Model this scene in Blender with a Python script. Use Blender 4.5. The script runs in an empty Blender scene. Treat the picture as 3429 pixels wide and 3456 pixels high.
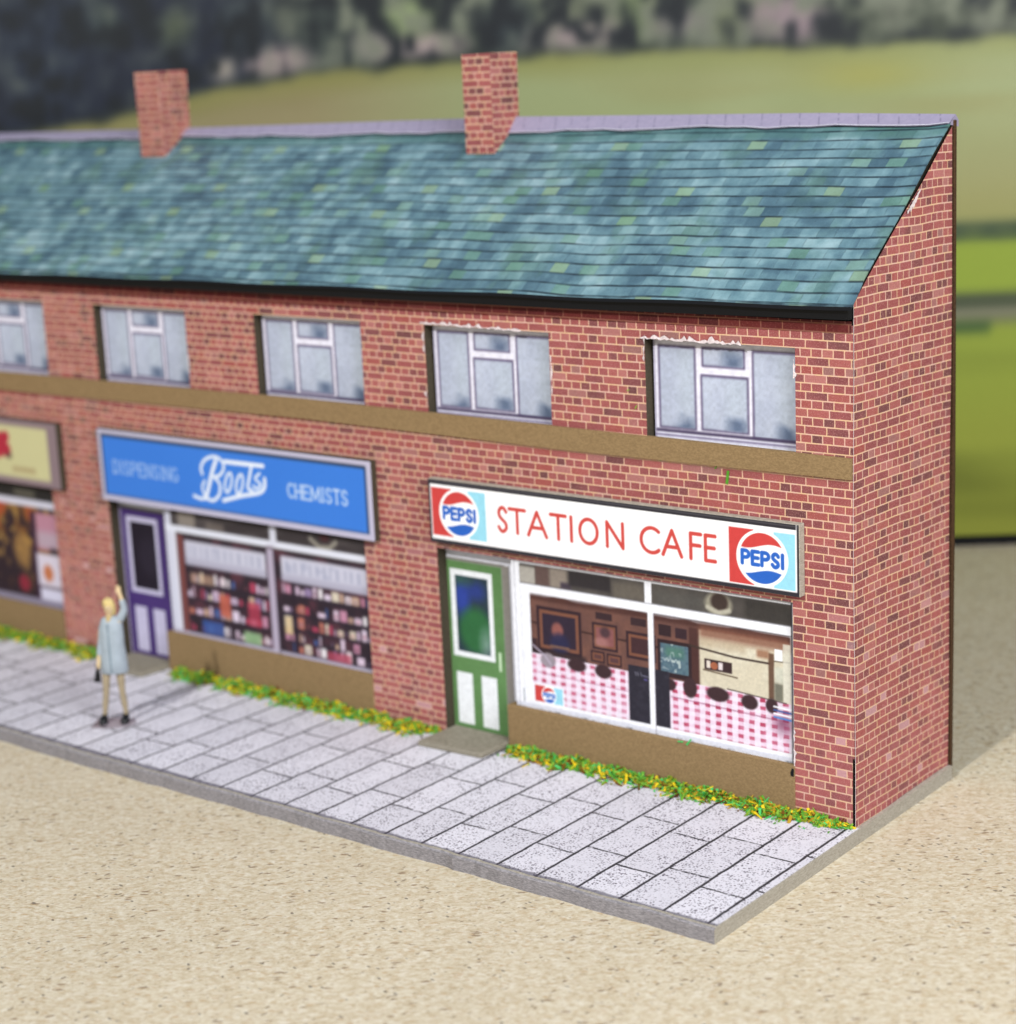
import bpy, math, random
import numpy as np
random.seed(7)
S = 0.01                      # one millimetre of the little paper model = 0.01 units
C = bpy.context.scene
COL = C.collection

# ------------------------------------------------------------------ camera
cam = bpy.data.cameras.new('camera')
co = bpy.data.objects.new('camera', cam)
COL.objects.link(co)
C.camera = co
co.location = (66.213*S, -122.144*S, 57.590*S)
co.rotation_euler = (1.3420, 0.0442, 0.6682)
cam.sensor_fit = 'HORIZONTAL'
cam.sensor_width = 36
cam.lens = 68.2
cam.clip_start = 0.01
cam.clip_end = 100
cam.dof.use_dof = True
cam.dof.focus_distance = 141*S
cam.dof.aperture_fstop = 4.1
cam.dof.aperture_blades = 0

# ------------------------------------------------------------------ world, lamps, exposure
W = bpy.data.worlds.new('World')
C.world = W
W.use_nodes = True
W.node_tree.nodes['Background'].inputs[0].default_value = (0.93, 0.96, 1.0, 1)
W.node_tree.nodes['Background'].inputs[1].default_value = 0.23

def area(name, loc, target, size, power, col):
    l = bpy.data.lights.new(name, 'AREA')
    l.shape = 'DISK'
    l.size = size*S
    l.energy = power
    l.color = col
    o = bpy.data.objects.new(name, l)
    COL.objects.link(o)
    o.location = [c*S for c in loc]
    d = [(t-c) for t, c in zip(target, loc)]
    import mathutils
    o.rotation_euler = mathutils.Vector(d).to_track_quat('-Z', 'Y').to_euler()
    return o

area('key_lamp', (5, -430, 335), (-40, 0, 12), 26, 214.0, (1.0, 0.985, 0.96))
area('side_lamp', (200, -95, 155), (0, 0, 15), 140, 84.0, (0.97, 0.98, 1.0))

C.view_settings.view_transform = 'Standard'
C.view_settings.look = 'None'
C.view_settings.gamma = 1
C.view_settings.exposure = -0.12
C.view_settings.use_curve_mapping = False

# ------------------------------------------------------------------ node helpers
def lin(c):
    c = np.asarray(c, float)
    return np.where(c <= 0.04045, c/12.92, ((c+0.055)/1.055)**2.4)

def rgb(r, g, b):
    return tuple(float(v) for v in lin(np.array([r, g, b])/255.0))

class V:
    """A value socket with arithmetic."""
    def __init__(s, nt, sock): s.nt, s.s = nt, sock
    def op(s, o, b=None, c=None):
        n = s.nt.nodes.new('ShaderNodeMath'); n.operation = o
        for i, x in enumerate((s, b, c)):
            if x is None: continue
            if isinstance(x, V): s.nt.links.new(x.s, n.inputs[i])
            else: n.inputs[i].default_value = x
        return V(s.nt, n.outputs[0])
    def __add__(s, b): return s.op('ADD', b)
    def __sub__(s, b): return s.op('SUBTRACT', b)
    def __mul__(s, b): return s.op('MULTIPLY', b)
    def __truediv__(s, b): return s.op('DIVIDE', b)
    def floor(s): return s.op('FLOOR')
    def fract(s): return s.op('FRACT')
    def mod(s, b): return s.op('FLOORED_MODULO', b)
    def min(s, b): return s.op('MINIMUM', b)
    def max(s, b): return s.op('MAXIMUM', b)
    def abs(s): return s.op('ABSOLUTE')
    def gt(s, b): return s.op('GREATER_THAN', b)
    def lt(s, b): return s.op('LESS_THAN', b)
    def inv(s): return s.op('MULTIPLY_ADD', -1.0, 1.0)
    def ramp(s, a, b, lo=0.0, hi=1.0):
        n = s.nt.nodes.new('ShaderNodeMapRange'); n.interpolation_type = 'SMOOTHSTEP'
        s.nt.links.new(s.s, n.inputs[0])
        for i, x in zip((1, 2, 3, 4), (a, b, lo, hi)): n.inputs[i].default_value = x
        return V(s.nt, n.outputs[0])

class M:
    def __init__(s, name, rough=0.6, spec=0.3):
        s.m = bpy.data.materials.new(name); s.m.use_nodes = True
        s.nt = s.m.node_tree
        s.b = s.nt.nodes['Principled BSDF']
        s.b.inputs['Roughness'].default_value = rough
        s.b.inputs['Specular IOR Level'].default_value = spec
        tc = s.nt.nodes.new('ShaderNodeTexCoord')
        vm = s.nt.nodes.new('ShaderNodeVectorMath'); vm.operation = 'SCALE'
        vm.inputs['Scale'].default_value = 1/S
        s.nt.links.new(tc.outputs['Object'], vm.inputs[0])
        s.p = vm.outputs[0]
        sp = s.nt.nodes.new('ShaderNodeSeparateXYZ'); s.nt.links.new(s.p, sp.inputs[0])
        s.x, s.y, s.z = (V(s.nt, sp.outputs[i]) for i in range(3))
    def vec(s, x, y, z=0.0):
        n = s.nt.nodes.new('ShaderNodeCombineXYZ')
        for i, q in enumerate((x, y, z)):
            if isinstance(q, V): s.nt.links.new(q.s, n.inputs[i])
            else: n.inputs[i].default_value = q
        return n.outputs[0]
    def map(s, scale=(1, 1, 1), rot=(0, 0, 0), loc=(0, 0, 0), src=None):
        r = s.nt.nodes.new('ShaderNodeMapping')
        r.inputs['Rotation'].default_value = rot
        r.inputs['Location'].default_value = loc
        s.nt.links.new(src or s.p, r.inputs[0])
        n = s.nt.nodes.new('ShaderNodeMapping')
        n.inputs['Scale'].default_value = scale
        s.nt.links.new(r.outputs[0], n.inputs[0])
        return n.outputs[0]
    def noise(s, scale, detail=2, rough=0.5, src=None, color=False):
        n = s.nt.nodes.new('ShaderNodeTexNoise')
        n.inputs['Scale'].default_value = scale
        n.inputs['Detail'].default_value = detail
        n.inputs['Roughness'].default_value = rough
        s.nt.links.new(src or s.p, n.inputs['Vector'])
        return n.outputs['Color'] if color else V(s.nt, n.outputs['Fac'])
    def white(s, vec):
        n = s.nt.nodes.new('ShaderNodeTexWhiteNoise'); n.noise_dimensions = '3D'
        s.nt.links.new(vec, n.inputs['Vector'])
        return V(s.nt, n.outputs['Value'])
    def voro(s, scale, src=None):
        n = s.nt.nodes.new('ShaderNodeTexVoronoi'); n.inputs['Scale'].default_value = scale
        s.nt.links.new(src or s.p, n.inputs['Vector'])
        c = s.nt.nodes.new('ShaderNodeSeparateColor'); s.nt.links.new(n.outputs['Color'], c.inputs[0])
        return V(s.nt, n.outputs['Distance']), V(s.nt, c.outputs[0]), V(s.nt, c.outputs[1])
    def cramp(s, fac, stops, const=False):
        n = s.nt.nodes.new('ShaderNodeValToRGB')
        n.color_ramp.interpolation = 'CONSTANT' if const else 'LINEAR'
        e = n.color_ramp.elements
        while len(e) < len(stops): e.new(0.5)
        for i, (p, c) in enumerate(stops):
            e[i].position = p; e[i].color = (*rgb(*c), 1)
        s.nt.links.new(fac.s, n.inputs[0])
        return n.outputs[0]
    def mix(s, fac, a, b, mode='MIX'):
        n = s.nt.nodes.new('ShaderNodeMix'); n.data_type = 'RGBA'; n.blend_type = mode
        for sock, q in ((n.inputs[0], fac), (n.inputs[6], a), (n.inputs[7], b)):
            if isinstance(q, V): s.nt.links.new(q.s, sock)
            elif isinstance(q, tuple): sock.default_value = (*rgb(*q), 1)
            elif isinstance(q, (int, float)): sock.default_value = q
            else: s.nt.links.new(q, sock)
        return n.outputs[2]
    def gain(s, col, v):
        """colour times a grey value"""
        n = s.nt.nodes.new('ShaderNodeVectorMath'); n.operation = 'SCALE'
        s.nt.links.new(col, n.inputs[0]); s.nt.links.new(v.s, n.inputs['Scale'])
        return n.outputs[0]
    def out(s, col, bump=None, dist=0.02, strength=0.5, rough=None):
        if isinstance(col, tuple): s.b.inputs['Base Color'].default_value = (*rgb(*col), 1)
        else: s.nt.links.new(col, s.b.inputs['Base Color'])
        if bump is not None:
            n = s.nt.nodes.new('ShaderNodeBump')
            n.inputs['Distance'].default_value = dist*S; n.inputs['Strength'].default_value = strength
            s.nt.links.new(bump.s, n.inputs['Height']); s.nt.links.new(n.outputs[0], s.b.inputs['Normal'])
        if rough is not None: s.nt.links.new(rough.s, s.b.inputs['Roughness'])
        return s.m

# ------------------------------------------------------------------ materials
def mat_brick():
    k = M('printed_brick_paper', 0.6, 0.14)
    g = k.nt.nodes.new('ShaderNodeNewGeometry')
    sp = k.nt.nodes.new('ShaderNodeSeparateXYZ'); k.nt.links.new(g.outputs['Normal'], sp.inputs[0])
    side = V(k.nt, sp.outputs[0]).abs().gt(0.6)
    wob = (k.noise(0.09, 1)-0.5)*0.6
    u = k.x*side.inv()+k.y*side + (k.noise(1.7, 1)-0.5)*0.05
    v = k.z + wob*(side*0.8+0.25) + k.y*side*0.02
    H = 0.64
    row = (v/H).floor(); par = row.mod(2.0)
    w = par*0.91+0.91
    uu = u/w + par.inv()*0.5 + k.white(k.vec(row, 3.3, 1.0))*0.16
    col = uu.floor()
    du = uu.fract(); dv = (v/H).fract()
    mu = du.min(du.inv())*w; mv = dv.min(dv.inv())*H
    jit = (k.noise(6.0, 2)-0.5)*0.05
    brk = (mu*1.1+jit).min(mv+jit).ramp(0.022, 0.075)
    r1 = k.white(k.vec(col, row, side*7.0)); r2 = k.white(k.vec(row, col, side*5.0+2.0))
    base = k.cramp(r1, [(0.0, (106, 66, 68)), (0.10, (118, 70, 72)), (0.2, (138, 76, 78)), (0.42, (152, 83, 82)), (0.58, (143, 77, 78)),
                        (0.75, (162, 92, 89)), (0.86, (155, 80, 75)), (0.95, (174, 112, 108)), (1.0, (144, 102, 99))])
    # courses near the pavement print paler and pinker, with the odd lilac brick
    low = k.z.ramp(15.0, 2.0)
    base = k.mix(low*0.28+k.noise(0.35, 3).ramp(0.45, 0.75)*0.36, base, (180, 104, 106))
    pale = r2.gt(0.955)*k.z.ramp(22.0, 8.0)
    base = k.mix(pale*0.62, base, (206, 166, 172))
    base = k.gain(base, k.noise(7.0, 3, 0.7)*0.7+0.60)
    mort = k.mix(k.noise(1.3, 2).ramp(0.35, 0.65), (216, 180, 142), (214, 176, 160))
    c = k.mix(brk, mort, base)
    c = k.mix(k.noise(11.0, 1).ramp(0.52, 0.72)*0.3, c, (214, 166, 158))
    return k.out(c, k.noise(22.0, 2), 0.03, 0.5)

def mat_roof():
    k = M('printed_slate_paper', 0.42, 0.32)
    sl = 1.2408
    v = k.y*sl + (k.noise(0.15, 1)-0.5)*0.5 + k.x*0.004
    u = k.x + (k.noise(0.9, 1)-0.5)*0.12
    H = 1.16
    row = (v/H).floor()
    uu = u/1.5+row*0.5+k.white(k.vec(row, 9.0, 2.0))*0.3
    col = uu.floor()
    r1 = k.white(k.vec(col, row, 1.0)); r2 = k.white(k.vec(col, row, 4.0)); r3 = k.white(k.vec(col, row, 8.0))
    cloud = k.noise(0.16, 3, 0.6, src=k.map((1, 1, 1)))
    cl2 = k.noise(0.55, 2, 0.6)
    st = k.noise(0.7, 2, 0.6, src=k.map((1, 0.12, 1), loc=(0, 0, 0)))
    t = (cloud*0.55+cl2*0.25+st*0.2).ramp(0.33, 0.67)*0.66 + r1*0.36-0.02
    base = k.cramp(t, [(0.0, (58, 86, 102)), (0.25, (74, 104, 120)), (0.5, (97, 131, 143)), (0.75, (122, 155, 165)), (1.0, (154, 182, 190))])
    gr = k.noise(0.2, 2, 0.5, src=k.map((1.4, 1, 1), loc=(40, 3, 0))).ramp(0.5, 0.68)*(r2*0.8+0.2)
    base = k.mix(gr*0.5, base, (92, 128, 104))
    yel = (row.mod(8.0).lt(1.5)*row.mod(8.0).gt(0.5)*col.mod(9.0).lt(0.5)).max(row.mod(8.0).gt(5.5)*row.mod(8.0).lt(6.5)*(col+4.0).mod(9.0).lt(0.5))
    base = k.mix(yel*0.48, base, (146, 172, 126))
    base = k.mix(r3.gt(0.97)*0.3, base, (140, 176, 150))
    base = k.mix(r3.lt(0.05)*0.5, base, (96, 138, 112))
    base = k.gain(base, k.noise(5.0, 3, 0.7)*0.4+0.8)
    base = k.mix(k.y.ramp(14.0, 14.6)*0.5, base, (70, 110, 104))
    fv = (v/H).fract()*H
    brk = k.noise(0.5, 2).ramp(0.36, 0.6)*0.4+0.6
    line = (fv.min((fv-H).abs())+(k.noise(4.0, 1)-0.5)*0.04).ramp(0.05, 0.17, 1.0, 0.0)*brk
    fu = uu.fract(); vl = (fu.min(fu.inv())*1.5).ramp(0.02, 0.09, 0.3, 0.0)*k.noise(1.1, 1).ramp(0.45, 0.6)
    c = k.mix(line.max(vl)*0.86, base, (22, 34, 46))
    c = k.mix(k.noise(18.0, 1).ramp(0.6, 0.8)*0.25, c, (170, 196, 204))
    return k.out(c, k.noise(24.0, 2), 0.035, 0.6)

def mat_ridge():
    k = M('lavender_ridge_paper', 0.45, 0.4)
    u = (k.x+k.y*0.5)/1.75
    f = u.fract(); ln = (f.min(f.inv())*1.75).ramp(0.03, 0.12, 0.5, 0.0)*k.noise(2.0, 1).ramp(0.35, 0.6)
    c = k.mix(k.noise(3.0, 3), (158, 150, 174), (134, 130, 156))
    return k.out(k.mix(ln, c, (92, 88, 112)), k.noise(20.0, 2), 0.03, 0.4)

def mat_kraft():
    k = M('kraft_card', 0.9, 0.06)
    f = k.noise(5.0, 3, 0.6, src=k.map((1, 1, 2.2)))
    c = k.mix(f.ramp(0.3, 0.7), (126, 104, 74), (148, 124, 90))
    c = k.mix(k.noise(24.0, 2).ramp(0.62, 0.75)*0.5, c, (176, 150, 112))
    c = k.mix(k.noise(15.0, 3).ramp(0.64, 0.72)*0.5, c, (88, 64, 40))
    return k.out(c, k.noise(18.0, 3), 0.03, 0.5)

def mat_grey(name, a, b, r=0.9):
    k = M(name, r, 0.15)
    c = k.mix(k.noise(6.0, 4, 0.7, src=k.map((0.5, 0.5, 2.5))).ramp(0.3, 0.7), a, b)
    c = k.mix(k.noise(30.0, 2).ramp(0.6, 0.75)*0.4, c, tuple(min(255, q+40) for q in b))
    return k.out(c, k.noise(14.0, 4), 0.06, 0.6)

def mat_plain(name, c, rough=0.6, spec=0.3, var=0.12, sc=6.0):
    k = M(name, rough, spec)
    d = tuple(int(q*(1-var)) for q in c); e = tuple(int(min(255, q*(1+var*0.6))) for q in c)
    return k.out(k.mix(k.noise(sc, 3), d, e), k.noise(sc*3, 2), 0.02, 0.4)

def mat_print(name, rough=0.5, spec=0.16, grain=0.16, gs=18.0, bump=0.45):
    k = M(name, rough, spec)
    a = k.nt.nodes.new('ShaderNodeVertexColor'); a.layer_name = 'ink'
    c = k.gain(a.outputs[0], k.noise(gs, 2, 0.7)*grain*2+(1-grain))
    return k.out(c, k.noise(24.0, 2), 0.03, bump)

def mat_mdf():
    k = M('fibreboard_tabletop', 0.85, 0.08)
    warp = k.nt.nodes.new('ShaderNodeVectorMath'); warp.operation = 'MULTIPLY_ADD'
    k.nt.links.new(k.noise(0.35, 2, color=True), warp.inputs[0])
    warp.inputs[1].default_value = (0.7, 0.7, 0); k.nt.links.new(k.p, warp.inputs[2])
    P = k.map((1.12, 1.12, 1.12), src=warp.outputs[0])
    f1 = k.noise(1.0, 4, 0.7, src=k.map((1.25, 1.8, 1), (0, 0, -0.5), src=P))
    f2 = k.noise(2.2, 3, 0.7, src=k.map((1, 1.5, 1), (0, 0, -1.0), src=P))
    c = k.cramp(f1*0.6+f2*0.4, [(0.32, (170, 150, 118)), (0.43, (198, 182, 152)), (0.5, (208, 195, 168)), (0.57, (217, 207, 184)), (0.68, (230, 223, 206))])
    # separate chips, splinters and dark bark flecks pressed into the board
    jag = k.noise(4.0, 3, 0.7)-0.5
    for q, (sc, rot, th, rad, colr, am) in enumerate((
            ((0.75, 1.9, 1), -0.6, 0.55, 0.50, (222, 213, 194), 0.5), ((0.9, 2.2, 1), -1.1, 0.62, 0.46, (196, 172, 136), 0.42),
            ((1.3, 2.6, 1), -0.2, 0.62, 0.46, (188, 168, 136), 0.42), ((1.5, 3.2, 1), -0.85, 0.6, 0.44, (230, 223, 208), 0.5),
            ((1.1, 3.0, 1), -0.4, 0.78, 0.4, (178, 140, 90), 0.55), ((2.2, 3.6, 1), -0.9, 0.72, 0.4, (168, 146, 112), 0.6),
            ((0.8, 2.0, 1), -0.7, 0.90, 0.38, (120, 88, 56), 0.75), ((1.1, 2.2, 1), -1.5, 0.92, 0.36, (108, 84, 58), 0.7),
            ((1.4, 2.4, 1), 0.3, 0.94, 0.36, (80, 68, 60), 0.75), ((2.4, 4.2, 1), -0.5, 0.93, 0.36, (100, 80, 60), 0.55))):
        d, r, g = k.voro(1.0, k.map(sc, (0, 0, rot), (q*13.0, 5.0, 0), src=P))
        m = r.gt(th)*(d+jag*0.5).ramp(rad*0.5, rad, 1.0, 0.0)
        c = k.mix(m*am, c, colr)
    c = k.mix(k.noise(9.0, 3, 0.7).ramp(0.6, 0.75)*0.25, c, (170, 148, 116))
    c = k.mix(0.16, c, (186, 184, 174))
    c = k.gain(c, k.noise(0.06, 2)*0.14+0.88)
    return k.out(c, f1*0.6+k.noise(10.0, 3)*0.4, 0.08, 0.55)

def mat_slabs():
    k = M('printed_paving_paper', 0.55, 0.18)
    wx = (k.noise(0.5, 2)-0.5)*0.22; wy = (k.noise(0.5, 2, src=k.map(loc=(9, 4, 0)))-0.5)*0.3
    x = k.x+wx; y = k.y+wy
    cw = 3.68
    colm = (x/cw+0.06).floor(); par = colm.mod(2.0)
    fx = (x/cw+0.06).fract()
    yy = (y+6.65+par.inv()*0.0-par*1.55*-1.0)/7.15
    row = yy.floor(); fy = yy.fract()
    dx = fx.min(fx.inv())*cw; dy = fy.min(fy.inv())*7.15
    jit = (k.noise(5.0, 2)-0.5)*0.09
    lx = (dx+jit).ramp(0.07, 0.17, 1.0, 0.0); ly = (dy+jit).ramp(0.055, 0.15, 1.0, 0.0)*k.noise(1.6, 2).ramp(0.3, 0.5)
    r = k.white(k.vec(colm, row, 2.0))
    paper = k.mix(r, (212, 211, 221), (225, 224, 234))
    paper = k.gain(paper, k.noise(1.6, 3)*0.16+0.9)
    patch = k.noise(0.32, 3, 0.6).ramp(0.32, 0.6)
    d, rr, gg = k.voro(3.5)
    sp = rr.gt(0.15)*(d+(k.noise(9.0, 2)-0.5)*0.3).ramp(0.2, 0.42, 1.0, 0.0)*(patch*0.75+0.4)*(k.noise(1.7, 2).ramp(0.32, 0.5))
    d2, r2, g2 = k.voro(5.0)
    sp2 = r2.gt(0.12)*d2.ramp(0.22, 0.44, 1.0, 0.0)*0.75*(patch*0.8+0.2)
    c = k.mix(sp.max(sp2)*0.9, paper, (96, 90, 102))
    c = k.mix(lx.max(ly)*0.95, c, (26, 25, 30))
    c = k.mix((k.y+(k.noise(1.2, 3)-0.5)*0.5).ramp(-19.72, -20.0)*0.75, c, (74, 70, 84))
    return k.out(c, k.noise(20.0, 2), 0.04, 0.5)

BRICK, ROOF, RIDGE, KRAFT = mat_brick(), mat_roof(), mat_ridge(), mat_kraft()
PRINT = mat_print('inkjet_print')
BOARD = mat_grey('grey_board_cut_edge', (58, 52, 41), (80, 73, 60))
BOARDPALE = mat_grey('pale_grey_board', (146, 140, 128), (178, 172, 160))
KERB = mat_grey('grey_painted_edge', (112, 110, 114), (158, 154, 158))
BLACK = mat_plain('black_card', (11, 12, 17), 0.5, 0.25, 0.3, 4.0)
DARK = mat_plain('dark_gap', (14, 13, 14), 0.9, 0.1)
EDGE = mat_grey('dark_kraft_cut_edge', (52, 36, 24), (80, 58, 38))
STEPM = mat_grey('grey_step_card', (124, 118, 104), (150, 144, 130))
TORN = mat_plain('torn_paper', (214, 202, 204), 0.9, 0.1, 0.25, 5.0)

# ------------------------------------------------------------------ mesh helpers (millimetres)
class MB:
    def __init__(s): s.v, s.f, s.mi = [], [], []
    def face(s, pts, mi=0):
        i = len(s.v); s.v += [tuple(p) for p in pts]; s.f.append(tuple(range(i, i+len(pts)))); s.mi.append(mi)
    def box(s, x0, x1, y0, y1, z0, z1, mi=0):
        i = len(s.v)
        s.v += [(x, y, z) for z in (z0, z1) for y in (y0, y1) for x in (x0, x1)]
        for f in ((0, 2, 3, 1), (4, 5, 7, 6), (0, 1, 5, 4), (2, 6, 7, 3), (0, 4, 6, 2), (1, 3, 7, 5)):
            s.f.append(tuple(i+a for a in f)); s.mi.append(mi)
        return s
    def prism(s, front, dy, mi=0):
        """closed solid from an outline in (x,y,z) swept by vector dy"""
        i = len(s.v); n = len(front)
        s.v += [tuple(p) for p in front]+[tuple(a+b for a, b in zip(p, dy)) for p in front]
        s.f.append(tuple(range(i, i+n))); s.f.append(tuple(range(i+2*n-1, i+n-1, -1))); s.mi += [mi, mi]
        for k in range(n):
            q = (k+1) % n
            s.f.append((i+q, i+k, i+n+k, i+n+q)); s.mi.append(mi)
        return s
    def build(s, name, mats, parent=None, origin=(0, 0, 0), bevel=0, smooth=False, fix=True):
        me = bpy.data.meshes.new(name)
        me.from_pydata([tuple((a-b)*S for a, b in zip(p, origin)) for p in s.v], [], s.f)
        for m in (mats if isinstance(mats, (list, tuple)) else [mats]): me.materials.append(m)
        me.polygons.foreach_set('material_index', s.mi)
        if fix:
            import bmesh
            bm = bmesh.new(); bm.from_mesh(me); bmesh.ops.recalc_face_normals(bm, faces=bm.faces[:]); bm.to_mesh(me); bm.free()
        if smooth: me.shade_smooth()
        o = bpy.data.objects.new(name, me); COL.objects.link(o)
        if parent: o.parent = parent
        else: o.location = [c*S for c in origin]
        if bevel:
            b = o.modifiers.new('b', 'BEVEL'); b.width = bevel*S; b.segments = 2; b.limit_method = 'ANGLE'
        return o

def tag(o, label=None, cat=None, group=None, kind=None):
    for k, v in (('label', label), ('category', cat), ('group', group), ('kind', kind)):
        if v: o[k] = v
    return o

# ---- a small ink canvas: paints flat printed paper in the paper's own millimetres
class Ink:
    def __init__(s, x0, x1, z0, z1, res, bg=(255, 255, 255)):
        s.nx = int(round((x1-x0)/res)); s.nz = int(round((z1-z0)/res))
        s.xs = np.linspace(x0, x1, s.nx+1); s.zs = np.linspace(z0, z1, s.nz+1)
        s.X, s.Z = np.meshgrid(s.xs, s.zs)
        s.res = res
        s.c = np.ones(s.X.shape+(3,))*np.array(bg)/255.0
    def put(s, mask, col, a=1.0):
        m = (np.clip(mask, 0, 1)*a)[..., None]
        s.c = s.c*(1-m)+m*(np.array(col)/255.0 if not isinstance(col, np.ndarray) else col)
        return s
    def rectm(s, x0, x1, z0, z1, soft=None):
        e = soft or s.res
        f = lambda d: np.clip(d/e+0.5, 0, 1)
        return f(s.X-x0)*f(x1-s.X)*f(s.Z-z0)*f(z1-s.Z)
    def rect(s, x0, x1, z0, z1, col, a=1.0, soft=None): return s.put(s.rectm(x0, x1, z0, z1, soft), col, a)
    def ellm(s, cx, cz, rx, rz, soft=None):
        e = soft or s.res
        d = 1-np.sqrt(((s.X-cx)/rx)**2+((s.Z-cz)/rz)**2)
        return np.clip(d*min(rx, rz)/e+0.5, 0, 1)
    def ell(s, cx, cz, rx, rz, col, a=1.0, soft=None): return s.put(s.ellm(cx, cz, rx, rz, soft), col, a)
    def strokem(s, pts, w, soft=None):
        e = soft or s.res*1.2
        D = np.full(s.X.shape, 1e9)
        for (ax, az), (bx, bz) in zip(pts[:-1], pts[1:]):
            dx, dz = bx-ax, bz-az; L = dx*dx+dz*dz+1e-12
            t = np.clip(((s.X-ax)*dx+(s.Z-az)*dz)/L, 0, 1)
            D = np.minimum(D, np.hypot(s.X-ax-t*dx, s.Z-az-t*dz))
        return np.clip((w/2-D)/e+0.5, 0, 1)
    def stroke(s, pts, w, col, a=1.0, soft=None): return s.put(s.strokem(pts, w, soft), col, a)
    def blur(s, n=1, mask=None):
        c = s.c
        for _ in range(n):
            p = np.pad(c, ((1, 1), (1, 1), (0, 0)), 'edge')
            c = (p[:-2, 1:-1]+p[2:, 1:-1]+p[1:-1, :-2]+p[1:-1, 2:]+2*p[1:-1, 1:-1])/6
        s.c = c if mask is None else s.c*(1-mask[..., None])+c*mask[..., None]
        return s
    def noise(s, scale, seed=0, oct=2):
        out = 0; amp = 1; tot = 0
        for o in range(oct):
            rng = np.random.RandomState(seed+o*17)
            sx, sz = (scale if isinstance(scale, tuple) else (scale, scale)); sx /= 2**o; sz /= 2**o
            gx = (s.xs-s.xs[0])/sx; gz = (s.zs-s.zs[0])/sz
            T = rng.rand(int(gz[-1])+3, int(gx[-1])+3)
            ix = gx.astype(int); iz = gz.astype(int); fx = gx-ix; fz = gz-iz
            fx = fx*fx*(3-2*fx); fz = (fz*fz*(3-2*fz))[:, None]
            a = T[np.ix_(iz, ix)]*(1-fx)+T[np.ix_(iz, ix+1)]*fx
            b = T[np.ix_(iz+1, ix)]*(1-fx)+T[np.ix_(iz+1, ix+1)]*fx
            out = out+amp*(a*(1-fz)+b*fz); tot += amp; amp *= 0.5
        return out/tot
    def sheet(s, classes, place, parent=None, mat=None, origin=(0, 0, 0), root=None):
        """classes: list of (name, [rects]) - first match wins, last entry is the rest.
        place(x, z) -> xyz. Returns dict name -> list of objects; every rect is one object."""
        xc = (s.X[:-1, :-1]+s.X[1:, 1:])/2; zc = (s.Z[:-1, :-1]+s.Z[1:, 1:])/2
        idx = np.arange(s.X.size).reshape(s.X.shape)
        quads = np.stack([idx[:-1, :-1], idx[:-1, 1:], idx[1:, 1:], idx[1:, :-1]], -1)
        P = np.stack(np.broadcast_arrays(*place(s.X, s.Z)), -1).reshape(-1, 3)
        cols = np.concatenate([lin(np.clip(s.c, 0, 1)), np.ones(s.X.shape+(1,))], -1).reshape(-1, 4)
        used = np.zeros(xc.shape, bool); res = []
        jobs = [(n, r) for n, rs in classes if rs for r in rs]+[(n, None) for n, rs in classes if not rs]
        rootobj = None; made = []
        for n, r in sorted(jobs, key=lambda j: 0):
            m = ~used if r is None else ((xc > r[0]) & (xc < r[1]) & (zc > r[2]) & (zc < r[3]) & ~used)
            used |= m
            q = quads[m]
            if not len(q): continue
            u, inv = np.unique(q, return_inverse=True); inv = inv.reshape(-1)
            me = bpy.data.meshes.new(n)
            me.vertices.add(len(u)); me.vertices.foreach_set('co', ((P[u]-np.array(origin))*S).ravel())
            nf = len(q); me.loops.add(nf*4); me.loops.foreach_set('vertex_index', inv.astype(np.int32))
            me.polygons.add(nf); me.polygons.foreach_set('loop_start', np.arange(nf, dtype=np.int32)*4)
            me.update(calc_edges=True)
            at = me.color_attributes.new('ink', 'FLOAT_COLOR', 'POINT'); at.data.foreach_set('color', cols[u].ravel())
            me.materials.append(mat or PRINT); me.validate()
            o = bpy.data.objects.new(n, me); COL.objects.link(o); made.append((n, r, o))
        for n, r, o in made:
            if r is None: rootobj = o
        for n, r, o in made:
            if o is rootobj: o.parent = parent
            else: o.parent = rootobj if rootobj else parent
        if rootobj and parent is None: rootobj.location = [c*S for c in origin]
        return rootobj, made

def smooth(pts, n=6):
    """Catmull-Rom through the points"""
    P = [np.array(p, float) for p in pts]; P = [2*P[0]-P[1]]+P+[2*P[-1]-P[-2]]; out = []
    for i in range(1, len(P)-2):
        for t in np.linspace(0, 1, n, endpoint=False):
            a, b, c, d = P[i-1:i+3]
            out.append(tuple(0.5*(2*b+(c-a)*t+(2*a-5*b+4*c-d)*t*t+(3*b-a-3*c+d)*t**3)))
    out.append(tuple(P[-2])); return out
def arc(cx, cz, rx, rz, a0, a1, n=28):
    return [(cx+rx*math.cos(math.radians(a)), cz+rz*math.sin(math.radians(a))) for a in np.linspace(a0, a1, n)]

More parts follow.
